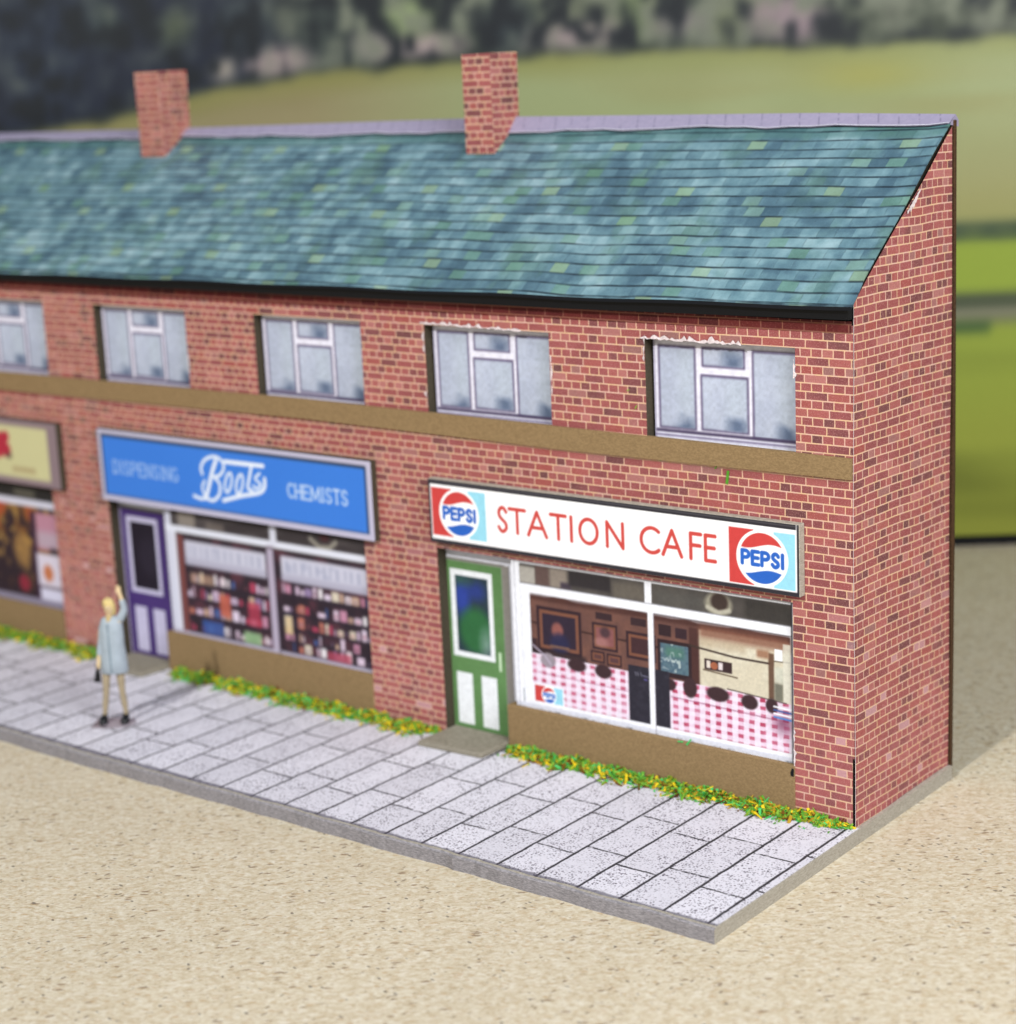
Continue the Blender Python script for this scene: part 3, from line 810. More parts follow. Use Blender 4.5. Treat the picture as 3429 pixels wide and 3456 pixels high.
# cafe sign
k = Ink(-40.28, -4.02, 17.8, 23.34, 0.055, (246, 246, 248))
BK = (50, 48, 54)
k.rect(-41, -4.25, 22.93, 24, BK); k.rect(-41, -3, 17, 18.12, BK); k.rect(-41, -40.06, 17, 24, BK); k.rect(-4.19, -3, 17, 24, BK)
k.stroke([(-41, 23.16), (-4, 23.2)], 0.06, (110, 108, 112), 0.6)
emblem(k, -39.95, -34.02, 18.46, 22.66); emblem(k, -10.12, -4.33, 18.22, 22.58)
RR = (200, 74, 68); wd = 0.315
cells = [('S', -32.75, -31.7), ('T', -31.55, -29.8), ('A', -29.6, -27.6), ('T', -27.25, -25.6), ('I', -25.2, -25.0), ('O', -24.3, -22.45), ('N', -21.6, -19.95),
         ('C', -18.3, -16.4), ('A', -16.25, -14.4), ('F', -13.65, -12.5), ('E', -12.3, -11.3)]
for ch, a, b in cells:
    letter(k, ch, a+.06, b-.06, 19.62, 21.62, wd, RR)
k.c *= (0.97+0.05*k.noise(0.3, 4))[..., None]
sign('shop_sign', 'white cafe sign with red capitals and a round cola emblem at each end', -40.3, -3.98, 17.76, 23.38, -0.8, k,
     [('emblem', [(-39.97, -34.0, 18.3, 22.8), (-10.14, -4.3, 18.13, 22.75)])], BOARDPALE)

# chemist sign
k = Ink(-83.75, -46.95, 16.95, 24.15, 0.08, (58, 120, 212))
k.put(k.noise(6, 3, 2)*0.25, (70, 134, 222))
for r in ((-90, -83.1, 10, 30), (-47.55, -40, 10, 30), (-90, -40, 23.62, 30), (-90, -40, 10, 17.52)):
    k.rect(*r, (186, 182, 204), soft=0.1)
for r in ((-83.2, -82.98, 17.5, 23.6), (-47.78, -47.55, 17.5, 23.6), (-83.2, -47.6, 23.42, 23.72)):
    k.rect(*r, (40, 52, 70), 0.85, soft=0.12)
k.rect(-83.2, -47.6, 17.5, 17.66, (46, 62, 92), 0.6, soft=0.12)
k.rect(-90, -83.62, 10, 30, (120, 126, 140), soft=.1)
WH = (232, 236, 246)
st = lambda pts, w, a=0.95: k.stroke(smooth(pts), w, WH, a)
st([(-68.75, 20.95), (-68.85, 21.6), (-68.2, 22.4), (-66.9, 22.8), (-65.9, 22.45), (-65.75, 21.75), (-66.3, 21.1), (-67.1, 20.8)], 0.34)
st([(-66.75, 22.4), (-67.3, 21.4), (-67.9, 20.0), (-68.35, 18.95)], 0.48)
st([(-67.1, 20.8), (-66.45, 20.2), (-66.6, 19.2), (-67.5, 18.5), (-68.5, 18.6), (-69.2, 18.5), (-70.15, 18.68)], 0.36)
st([(-68.5, 20.3), (-68.9, 19.6), (-68.6, 18.8)], 0.3)
for cx in (-65.25, -63.75):
    k.stroke([(cx+0.42*math.cos(t)+0.3*math.sin(t), 20.45+0.95*math.sin(t)) for t in np.linspace(0, 2*math.pi, 30)], 0.30, WH, 0.95)
st([(-61.95, 22.4), (-62.4, 21.1), (-62.65, 20.2), (-62.1, 20.0)], 0.36)
st([(-60.95, 21.75), (-61.6, 21.2), (-60.9, 20.7), (-61.5, 20.25), (-61.9, 20.5)], 0.28)
k.stroke([(-65.5, 22.45), (-60.45, 22.5)], 0.42, WH)
st([(-60.35, 21.3), (-60.45, 20.5), (-61.2, 19.9), (-63.6, 19.35), (-66.1, 18.65)], 0.42)
def word(txt, x0, x1, z0, z1, wv, col, a):
    wq = {'I': .25, 'M': 1.25}; tot = sum(wq.get(c, .8)+.32 for c in txt); u = (x1-x0)/tot; x = x0
    for c in txt:
        letter(k, c, x, x+wq.get(c, .8)*u, z0, z1, wv, col, a, serif=0.12); x += (wq.get(c, .8)+.32)*u
word('DISPENSING', -81.6, -72.0, 19.85, 21.1, 0.17, (196, 208, 236), 0.8)
word('CHEMISTS', -57.4, -49.7, 19.9, 21.15, 0.2, (206, 218, 240), 0.9)
k.blur(2)
sign('shop_sign', 'blue chemist sign with white script lettering in a pale frame', -83.8, -46.9, 16.9, 24.2, -0.7, k,
     [('emblem', [(-70.5, -59.9, 18.1, 23.1)])], BOARD)

# cream sign at the far end
k = Ink(-126, -90.1, 17.2, 24.0, 0.14, (196, 192, 146))
for r in ((-130, -125.2, 10, 30), (-91.65, -80, 10, 30), (-130, -80, 23.35, 30), (-130, -80, 10, 17.85)):
    k.rect(*r, (134, 116, 122), soft=0.25)
for q, (a, b, r) in enumerate([(-99.3, 21.6, .95), (-98.6, 20.7, .8), (-99.9, 20.6, .9), (-100.3, 21.9, .8), (-98.5, 22.1, .6)]):
    k.ell(a, b, r, r*0.95, (170, 44, 62), soft=.2)
k.ell(-98.2, 20.1, .5, .35, (70, 60, 52), 0.7, soft=.3)
for q, x in enumerate(np.linspace(-97.7, -94.3, 9)):
    k.rect(x, x+.22, 18.45, 19.05, (140, 110, 80), 0.8, soft=.15)
k.blur(2)
sign('shop_sign', 'cream sign with red flower in dull mauve frame, cut off by the picture edge', -126.05, -90.05, 17.15, 24.05, -0.75, k,
     [('emblem', [(-101.3, -97.6, 19.4, 23.0)])], BOARD)

# ---- shop windows (flat prints)
def gingham(k, x0, x1, zlow, ztop, seed=3, per=(1.02, 0.66)):
    m = k.rectm(x0, x1, zlow-5, 50)*np.clip((ztop-k.Z)/k.res+.5, 0, 1)*np.clip((k.Z-zlow)/k.res+.5, 0, 1)
    n = k.noise(0.9, seed, 2); n2 = k.noise(3.5, seed+3, 2)
    k.put(m, (232, 222, 236))
    sx = np.clip(np.sin((k.X+0.15*n)*2*math.pi/per[0])*2.2+0.3, 0, 1); sz = np.clip(np.sin((k.Z+0.12*n)*2*math.pi/per[1])*2.2+0.3, 0, 1)
    k.put(m*(sx*0.22+sz*0.13)*(0.4+n2*1.1), (214, 130, 170)); k.put(m*sx*sz*(0.25+n*0.9)*(0.55+n2*.7), (172, 56, 86))
    return m

def cafe():
    k = Ink(-32.45, -5.1, 3.85, 17.0, 0.065, (236, 238, 246))
    n1, n2, n3 = k.noise(1.2, 1, 3), k.noise(0.35, 8, 2), k.noise((2.5, 0.4), 5, 2)
    # top lights
    tl = [(-31.6, -18.86, 15.03, 16.74), (-18.2, -5.32, 15.03, 16.74)]
    for a, b, c, d in tl:
        k.put(k.rectm(a, b, c, d), (74, 70, 68)); k.put(k.rectm(a, b, c, d)*np.clip((n1-.35)*2, 0, 1)*.5, (106, 100, 92))
    a = k.rectm
    k.put(a(-31.6, -29.9, 15.03, 16.5, .3), (170, 166, 158)); k.put(a(-29.9, -28.4, 15.03, 16.7, .3), (96, 78, 74)); k.put(a(-28.4, -26.6, 15.03, 16.7, .4), (140, 130, 120))
    k.put(a(-27.3, -26.2, 15.03, 15.6, .3), (70, 62, 72)); k.put(a(-26.4, -22.2, 15.4, 16.74, .3), (52, 48, 50)); k.put(a(-22.0, -18.86, 15.03, 16.4, .5)*.5, (120, 112, 100))
    k.put(a(-17.8, -13, 15.1, 16.4, 1.0)*.5, (92, 92, 88)); k.put(a(-9.5, -5.32, 15.03, 16.7, .6)*.5, (44, 42, 40))
    k.put(k.ellm(-11.9, 15.85, 1.25, .95, .3), (150, 146, 130)); k.put(k.ellm(-11.8, 16.05, .8, .75, .3), (66, 54, 50))
    k.stroke([(-12.9, 15.5), (-11.9, 15.2), (-10.9, 15.45)], .35, (190, 186, 170), .8, soft=.2)
    # interior view
    inn = k.rectm(-30.6, -5.5, 4.4, 14.2+0*k.X)*np.clip((14.2-.12*(n3-.5)*4-k.Z)/.1, 0, 1)
    k.put(inn, (102, 72, 66)); k.put(inn*np.clip((n1-.4)*2.4, 0, 1)*.5, (134, 92, 76)); k.put(inn*np.clip((k.X+11.5)/-4, 0, 1)*0, (0, 0, 0))
    k.put(k.rectm(-30.6, -5.5, 13.7, 14.3, .3)*.6, (60, 36, 34))
    BR = (54, 38, 44)
    def pic(x0, x1, z0, z1, fill, inner=None, lw=.26):
        k.rect(x0, x1, z0, z1, BR); k.rect(x0+lw, x1-lw, z0+lw, z1-lw, (122, 80, 64)); k.rect(x0+lw*2, x1-lw*2, z0+lw*2, z1-lw*2, fill)
    k.rect(-30.6, -30.0, 8.8, 10.3, BR, .9); k.stroke([(-30.6, 11.7), (-5.5, 11.2)], .16, (44, 30, 30), .8)
    pic(-29.95, -25.3, 9.3, 13.25, (50, 40, 54), lw=.3)
    k.ell(-27.8, 11.3, .6, .7, (150, 92, 84), .9, soft=.3); k.ell(-27.6, 10.2, 1.0, .9, (44, 44, 74), .9, soft=.5); k.rect(-28.6, -26.6, 9.75, 10.0, (150, 110, 80), .6)
    pic(-24.2, -21.65, 10.35, 12.65, (132, 84, 84), lw=.2); k.ell(-22.9, 11.9, .5, .45, (70, 52, 58), .9, soft=.3); k.ell(-23.3, 11.0, .7, .4, (176, 130, 124), .5, soft=.3)
    pic(-20.8, -17.9, 10.1, 12.4, (66, 44, 48), lw=.24)
    k.rect(-23.8, -22.15, 12.95, 13.55, (58, 42, 46)); k.rect(-20.3, -18.75, 12.95, 13.6, (58, 42, 46)); k.rect(-17.6, -16.4, 12.5, 13.45, (52, 38, 42)); k.rect(-16.0, -14.9, 12.5, 13.35, (56, 40, 46))
    pic(-24.4, -23.0, 9.2, 10.2, (88, 60, 60), lw=.16); pic(-22.8, -21.3, 9.1, 10.15, (88, 60, 62), lw=.16)
    k.rect(-30.6, -24.9, 8.6, 9.4, (46, 36, 40), .85, soft=.4)
    k.rect(-14.7, -13.75, 8.8, 13.6, (74, 48, 46), .95, soft=.2); k.rect(-17.75, -14.5, 9.1, 12.2, (50, 36, 40))
    m = k.rectm(-17.45, -14.8, 9.5, 11.9); k.put(m, (88, 112, 124)); k.put(m*np.clip((n2-.4)*3, 0, 1), (62, 84, 104)); k.put(m*k.rectm(-17, -15.2, 10.8, 11.7, .5)*.8, (78, 120, 104)); k.put(m*np.clip((n2-.62)*5, 0, 1), (170, 186, 186))
    w = k.rectm(-13.75, -5.5, 8.4, 13.55, .2); k.put(w, (206, 198, 176)); k.put(w*np.clip((n1-.5)*3, 0, 1)*.5, (222, 218, 202)); k.put(k.rectm(-13.75, -5.5, 12.9, 13.9, .6)*.8, (128, 84, 68))
    k.put(k.rectm(-13.75, -9.5, 12.2, 12.9, .5)*.5, (170, 150, 124))
    k.stroke([(-14.7, 12.1), (-10.5, 11.75), (-7.4, 11.75)], .17, (62, 50, 46), .95); k.stroke([(-7, 12.0), (-5.6, 12.1)], .1, (80, 70, 60), .8)
    k.rect(-7.45, -6.95, 8.9, 12.6, (92, 66, 52), .9, soft=.15); k.rect(-8.5, -7.4, 12.1, 12.75, (140, 96, 72), .8, soft=.3); k.rect(-6.9, -6.2, 12.1, 13.0, (236, 240, 246)); k.rect(-6.95, -6.15, 8.8, 10.3, (104, 104, 92), .9, soft=.3)
    k.rect(-6.9, -6.1, 10.3, 11.6, (196, 198, 184), .8, soft=.3); k.rect(-6.15, -5.5, 8.6, 13.5, (216, 214, 200), .8)
    k.rect(-13.3, -10.75, 10.35, 11.25, (60, 44, 46)); k.rect(-13.1, -12.75, 10.5, 11.1, (220, 210, 200)); k.ell(-12.4, 10.75, .35, .3, (160, 96, 70)); k.rect(-12.0, -11.6, 10.5, 11.1, (216, 206, 208)); k.stroke([(-13.4, 10.3), (-10.3, 10.1)], .12, (100, 86, 70))
    # gingham curtain
    ztop = np.interp(k.X, [-30.6, -20.6, -16.6, -10, -5.5], [9.0, 8.95, 8.95, 8.95, 8.75])
    gingham(k, -30.6, -5.5, 4.75, ztop)
    k.rect(-30.75, -27.3, 4.3, 6.35, (238, 240, 248), soft=.25)
    for x, z, r, q in ((-28.9, 8.55, .8, .65), (-25.9, 8.6, .95, .55), (-23.2, 8.5, .85, .6), (-16.6, 8.5, .55, .5), (-14.7, 8.55, .65, .85), (-12.1, 8.45, 1.05, .6), (-9.2, 8.3, .75, .6), (-7.2, 8.35, .55, .6)):
        k.ell(x, z, r, q, (62, 44, 48) if x > -28 else (150, 140, 150), soft=.16)
    k.put(np.exp(-((k.X+6.2)/.9)**2-((k.Z-7.1)/.9)**2)*.7, (104, 40, 70))
    k.stroke([(-30.5, 9.7), (-29.2, 8.9), (-28.6, 8.2)], .12, (180, 170, 190)); k.stroke([(-30, 7.35), (-20.8, 7.2)], .08, (170, 110, 140), .6); k.stroke([(-16.5, 7.5), (-6, 7.25)], .08, (140, 80, 110), .7)
    for q in range(4): k.stroke([(-7.0, 8.35-.28*q), (-5.5, 8.28-.28*q)], .14, [(238, 240, 248), (60, 90, 150), (238, 240, 248), (70, 130, 200)][q])
    k.stroke([(-11.2, 9.05), (-5.9, 8.75)], .1, (60, 50, 50), .8)
    # menu board
    k.rect(-20.68, -16.66, 4.72, 9.55, (44, 42, 52)); k.put(k.rectm(-20.68, -16.66, 4.72, 9.5)*np.clip(n2-.45, 0, 1), (66, 64, 76))
    for q in (0, .22, .55): k.stroke([(-20.0+q, 9.0), (-19.9+q, 8.75)], .07, (150, 150, 170), .8)
    k.stroke([(-19.2, 8.8), (-18.75, 8.75)], .09, (140, 140, 170), .7); k.stroke([(-19.1, 8.5), (-18.85, 8.48)], .1, (110, 100, 190), .7)
    # cola sticker
    emblem(k, -30.45, -27.5, 4.68, 6.18)
    # frame
    F = (238, 240, 247)
    k.rect(-33, -31.6, 0, 18, F); k.rect(-33, -5, 16.76, 18, F); k.rect(-33, -5, 14.25, 15.02, F); k.rect(-18.85, -18.2, 14.3, 17, F); k.rect(-18.62, -18.06, 4.3, 14.6, F)
    k.rect(-31.6, -30.62, 4.2, 14.4, F); k.rect(-33, -5, 3, 4.72, (214, 218, 232)); k.rect(-33, -5, 4.42, 4.75, F, soft=.1)
    k.stroke([(-32.1, 3), (-32.15, 17)], .06, (120, 120, 134), .7); k.stroke([(-31.55, 4.5), (-31.55, 15)], .05, (180, 184, 200), .6)
    k.stroke([(-31.65, 5.6), (-31.62, 4.5)], .1, (96, 108, 112), .8); k.stroke([(-18.08, 4.2), (-18.05, 14.2)], .06, (110, 104, 114), .8)
    k.stroke([(-31.6, 15.0), (-5.3, 15.0)], .05, (90, 90, 100), .8); k.stroke([(-18.0, 14.22), (-5.4, 14.22)], .06, (60, 56, 60), .8)
    k.rect(-5.42, -5.28, 3, 17, (46, 46, 52), soft=.06); k.rect(-5.28, -5, 3, 17, (228, 228, 236)); k.rect(-33, -5, 16.88, 18, (190, 190, 200))
    k.put(k.rectm(-33, -5, 3.85, 4.1, .1)*np.clip((n2-.5)*3, 0, 1), (120, 122, 132))
    k.c *= (0.95+0.09*k.noise(.2, 40, 2))[..., None]
    cls = [('sticker', [(-30.5, -27.45, 4.6, 6.25)]), ('menu_board', [(-20.7, -18.63, 4.72, 9.57), (-18.05, -16.64, 4.72, 9.57)]),
           ('top_light', tl), ('pane', [(-30.6, -18.63, 4.75, 14.24), (-18.05, -5.43, 4.75, 14.24)]), ('shop_window', None)]
    r, _ = k.sheet(cls, lambda x, z: (x, 0.32+0*x, z), parent=T)
    r['label'] = 'cafe window with gingham curtain'
    # grey reveal strip beside the door, card edge at the right
    m = MB(); m.box(-32.44, -5.02, 0.34, 0.8, 3.86, 17.0); m.build('window_card', BOARDPALE, r)
cafe()

def chemist():
    k = Ink(-75.9, -48.92, 3.9, 16.9, 0.095, (210, 212, 226))
    n1, n2, n3 = k.noise(1.4, 11, 3), k.noise(0.5, 12, 2), k.noise((3, .6), 13, 2)
    k.rect(-75, -48, 15, 18, (62, 56, 58)); k.put(k.rectm(-75, -48, 15, 18)*np.clip((n3-.5)*3, 0, 1)*.5, (98, 92, 92))
    k.put(k.rectm(-74, -71.5, 15.1, 16.9, .6), (140, 132, 124)); k.put(k.rectm(-70, -67.5, 15.1, 15.9, .5)*.6, (130, 120, 112))
    k.stroke([(-56.0, 15.9), (-54.9, 15.2), (-53.6, 15.3), (-52.8, 15.9)], .45, (172, 168, 154), .8, soft=.3); k.ell(-54.2, 16.2, .6, .4, (74, 44, 46), soft=.3)
    k.rect(-74.4, -49.1, 4.3, 14.35, (48, 38, 46)); k.put(k.rectm(-74.4, -49.1, 4.3, 14.35)*np.clip((n1-.45)*3, 0, 1)*.55, (112, 60, 72))
    k.rect(-74.4, -73.5, 4.3, 14.2, (116, 66, 64))
    # pale banners with indistinct capitals
    for a, b, c, d, sd in ((-73.3, -62.1, 11.3, 13.75, 1), (-60.1, -49.1, 11.4, 13.8, 2)):
        k.rect(a, b, c, d, (196, 196, 212), soft=.25); k.put(k.rectm(a, b, c, c+.7, .5)*.5, (150, 146, 168))
        rr = random.Random(sd); x = a+.6
        while x < b-.5:
            w = rr.uniform(.18, .42); k.rect(x, x+w, c+.75+rr.uniform(0, .2), d-.45, (150, 154, 178), .6, soft=.2)
            if rr.random() < .6: k.rect(x, x+w+.5, c+rr.choice((.85, 1.3, 1.75)), c+rr.choice((1.1, 1.6, 2.0))+.05, (158, 162, 186), .5, soft=.2)
            x += w+rr.uniform(.35, .75)
    # shelves crowded with packets
    rr = random.Random(5)
    pal = [(226, 206, 226), (236, 224, 230), (214, 190, 214), (198, 140, 166), (176, 66, 92), (206, 174, 150), (222, 212, 190), (150, 130, 170), (60, 90, 150), (230, 216, 236), (196, 120, 100), (240, 236, 240)]
    for (xa, xb), rows in (((-73.3, -62.1), (9.6, 8.0, 6.3, 4.6)), ((-60.1, -49.2), (10.2, 8.4, 6.9, 5.6, 4.5))):
        for zr in rows:
            x = xa
            while x < xb-.2:
                w = rr.uniform(.2, 1.0); h = rr.uniform(.5, 1.15); c = rr.choice(pal)
                if rr.random() < .84: k.rect(x, min(x+w, xb), zr, zr+h, c, .92, soft=.2)
                if rr.random() < .5: k.rect(x+w*.3, min(x+w*.7, xb), zr+h*.2, zr+h*.6, rr.choice([(80, 50, 60), (150, 80, 90), (120, 110, 140)]), .6, soft=.18)
                x += w+rr.uniform(.05, .25)
            k.rect(xa, xb, zr-.28, zr-.05, (44, 36, 46), .9, soft=.12)
    k.rect(-71.6, -68.6, 4.5, 5.9, (54, 84, 150), .9, soft=.25); k.rect(-68.9, -67.4, 6.6, 8.8, (186, 96, 78), .9, soft=.3); k.rect(-65.0, -63.3, 6.2, 8.6, (176, 60, 82), .8, soft=.3); k.rect(-65.8, -63.4, 4.4, 5.6, (140, 176, 130), .9, soft=.25)
    k.rect(-60.1, -59.1, 6.2, 8.0, (222, 196, 150), .9, soft=.2); k.rect(-54.8, -51.8, 4.4, 5.3, (170, 70, 90), .8, soft=.2); k.rect(-72.8, -69.5, 9.5, 10.5, (206, 170, 140), .6, soft=.3)
    k.rect(-59.0, -58.4, 4.3, 11.3, (44, 34, 44), .9, soft=.2)
    F = (214, 216, 230)
    k.rect(-77, -75.1, 0, 18, (204, 206, 222)); k.rect(-75.1, -74.5, 4, 15, F); k.rect(-77, -48, 14.42, 15.1, (222, 225, 238)); k.rect(-61.35, -60.45, 14.6, 18, F); k.rect(-61.9, -61.0, 4, 14.6, (176, 166, 186)); k.rect(-77, -48, 3, 4.38, (178, 174, 196))
    k.stroke([(-60.98, 4), (-60.98, 14.4)], .12, (60, 50, 62), .8); k.stroke([(-74.4, 14.35), (-49, 14.35)], .16, (70, 64, 60), .7); k.rect(-74.5, -74.3, 4.3, 14.3, (120, 104, 110), .7)
    k.blur(2)
    cls = [('top_light', [(-75.0, -61.36, 15.12, 16.9), (-60.44, -48.9, 15.12, 16.9)]), ('pane', [(-74.4, -61.95, 4.4, 14.4), (-60.95, -48.9, 4.4, 14.4)]), ('shop_window', None)]
    r, _ = k.sheet(cls, lambda x, z: (x, 0.32+0*x, z), parent=T)
    r['label'] = 'chemist window with crowded shelves of packets'
    m = MB(); m.box(-75.88, -48.93, 0.34, 0.8, 3.92, 16.9); m.build('window_card', BOARDPALE, r)
chemist()

def third():
    k = Ink(-120.5, -92.6, 3.7, 16.6, 0.15, (50, 36, 42))
    n1, n2 = k.noise(2.2, 3, 3), k.noise(1.0, 6, 2)
    k.put(np.clip((n1-.45)*4, 0, 1)*.85, (150, 96, 44)); k.put(np.clip((n2-.6)*5, 0, 1)*.8, (172, 134, 70)); k.put(np.clip((n1-.66)*6, 0, 1), (178, 66, 48))
    k.put(k.rectm(-130, -96.6, 3, 8.5, 2.5)*.7, (44, 32, 40)); k.ell(-99.2, 5.9, .9, .9, (132, 40, 56), soft=.5); k.ell(-99.0, 9.6, 1.4, 1.9, (160, 122, 70), .8, soft=.9)
    k.rect(-97.2, -96.3, 4, 14, (58, 36, 56), soft=.4)
    k.rect(-96.3, -92, 10, 14, (178, 128, 146), soft=.4); k.rect(-96.3, -92, 10.2, 12, (176, 166, 178), .7, soft=.8); k.rect(-94.4, -92, 9.5, 10.3, (54, 44, 50), .9, soft=.4)
    k.rect(-96.7, -92.9, 6.0, 9.6, (208, 200, 214), soft=.3); k.ell(-95.0, 7.5, .8, .9, (186, 104, 60), .9, soft=.4); k.rect(-96.6, -92, 4.4, 5.8, (206, 204, 224), soft=.3)
    k.rect(-130, -92, 14.5, 15.3, (206, 206, 222), soft=.12); k.rect(-130, -92, 15.3, 18, (42, 40, 40)); k.put(k.rectm(-99.5, -96, 15.5, 16.3, .4)*.6, (120, 116, 100)); k.rect(-130, -92, 3, 4.5, (136, 130, 150), soft=.15)
    k.rect(-111, -110.2, 4, 18, (206, 206, 222))
    k.blur(1)
    cls = [('top_light', [(-120.4, -111, 15.3, 16.6), (-110.2, -92.6, 15.3, 16.6)]), ('pane', [(-120.4, -111, 4.5, 14.5), (-110.2, -92.6, 4.5, 14.5)]), ('shop_window', None)]
    r, _ = k.sheet(cls, lambda x, z: (x, 0.32+0*x, z), parent=T)
    m = MB(); m.box(-120.4, -92.62, 0.34, 0.8, 3.72, 16.6); m.build('window_card', BOARDPALE, r)
third()

# kraft panels below the shop windows
def riser(x0, x1, z1, tear=False):
    m = MB(); m.box(x0, x1, -0.14, 1.1, 0.02, z1)
    r = m.build('stall_riser', KRAFT, T, bevel=0.04)
    if tear:
        m = MB(); m.face([(x1-.32, -0.15, 3.15), (x1-.05, -0.15, 3.1), (x1-.02, -0.15, 3.75), (x1-.2, -0.15, 3.8), (x1-.36, -0.15, 3.4)]); m.build('dark_scuff', BLACK, r, fix=False)
riser(-33.2, -5.0, 4.0, True)
riser(-76.5, -48.85, 4.05)
riser(XL, -92.7, 3.75)

# doors with their printed frames
def door(x0, body, pale, glass, fl, paint, dx=0.0):
    k = Ink(-41.2, -33.15, 0.25, 16.9, 0.085, (206, 204, 214))
    n1, n2 = k.noise(1.0, 4, 3), k.noise(2.6, 6, 2)
    k.rect(-42, -33, 15.95, 18, (220, 222, 232)); k.rect(-42, -33.9, 15.7, 16.0, (132, 130, 124), soft=.1)
    k.rect(-34.25, -33.45, 0, 15.9, (138, 134, 128), soft=.08); k.rect(-33.45, -32, 0, 18, (222, 224, 234)); k.stroke([(-33.42, 0), (-33.42, 16)], .07, (110, 108, 112))
    k.rect(-42, -34.25, 0, 15.72, body, soft=.08); k.put(k.rectm(-42, -34.25, 0, 15.72)*np.clip((n2-.4)*2, 0, 1)*.4, tuple(int(min(255, c*1.25+6)) for c in body))
    k.rect(-42, -40.75, 0, 18, fl[0], fl[1]); 
    k.rect(-40.05, -35.35, 7.05, 15.0, pale, soft=.08); k.rect(-39.5, -35.85, 7.55, 14.45, glass[0], soft=.08)
    gm = k.rectm(-39.5, -35.85, 7.55, 14.45, .08)
    for cx, cz, rx, rz, c, a in glass[1]: k.put(gm*k.ellm(cx, cz, rx, rz, .9), c, a)
    k.rect(-39.85, -38.05, .85, 5.6, pale, soft=.08); k.rect(-37.05, -35.3, .85, 5.6, pale, soft=.08)
    if paint: k.rect(-34.98, -34.68, 6.3, 8.05, (200, 226, 190), soft=.08)
    k.c *= (0.95+0.09*k.noise(.25, 44, 2))[..., None]
    k.X += dx
    sh = lambda r: (r[0]+dx, r[1]+dx, r[2], r[3])
    cls = [('glass', [sh((-39.5, -35.85, 7.55, 14.45))]), ('lower_panel', [sh((-39.85, -38.05, .85, 5.6)), sh((-37.05, -35.3, .85, 5.6))])]
    if paint: cls.append(('handle', [sh((-34.98, -34.66, 6.3, 8.05))]))
    cls.append(('door_frame', [sh((-34.25, -33, 0, 17)), sh((-42, -34.25, 15.95, 17))])); cls.append(('door', None))
    r, _ = k.sheet(cls, lambda x, z: (x, 1.2+0*x, z), parent=T)
    return r
d = door(0, (92, 130, 80), (236, 240, 244), ((44, 60, 70), [(-38.8, 12.5, .9, 1.7, (50, 70, 170), .8), (-37.2, 13.2, 1.0, .8, (46, 62, 150), .7), (-37.4, 9.6, 1.9, 2.1, (50, 110, 60), .85), (-38.9, 14.1, 1, .5, (60, 100, 60), .6), (-36.3, 8.5, .6, 1.2, (150, 170, 170), .6)]), ((0, 0, 0), 0), True)
d['label'] = 'green door with white panels'
d = door(0, (70, 50, 110), (196, 192, 220), ((34, 28, 40), [(-37, 11, 1.5, 2, (46, 40, 54), .6)]), ((176, 170, 196), .9), False, dx=-42.75)
d['label'] = 'purple door with white panels'
def step(x0, x1):
    m = MB(); m.prism([(x0, -3.9, 0.06), (x1-.3, -3.5, 0.06), (x1, 1.1, 0.06), (x0+.2, 1.1, 0.06)], (0, 0, 0.5))
    m.build('doorstep', STEPM, T, bevel=0.1)
step(-40.4, -33.25); step(-83.4, -76.6)

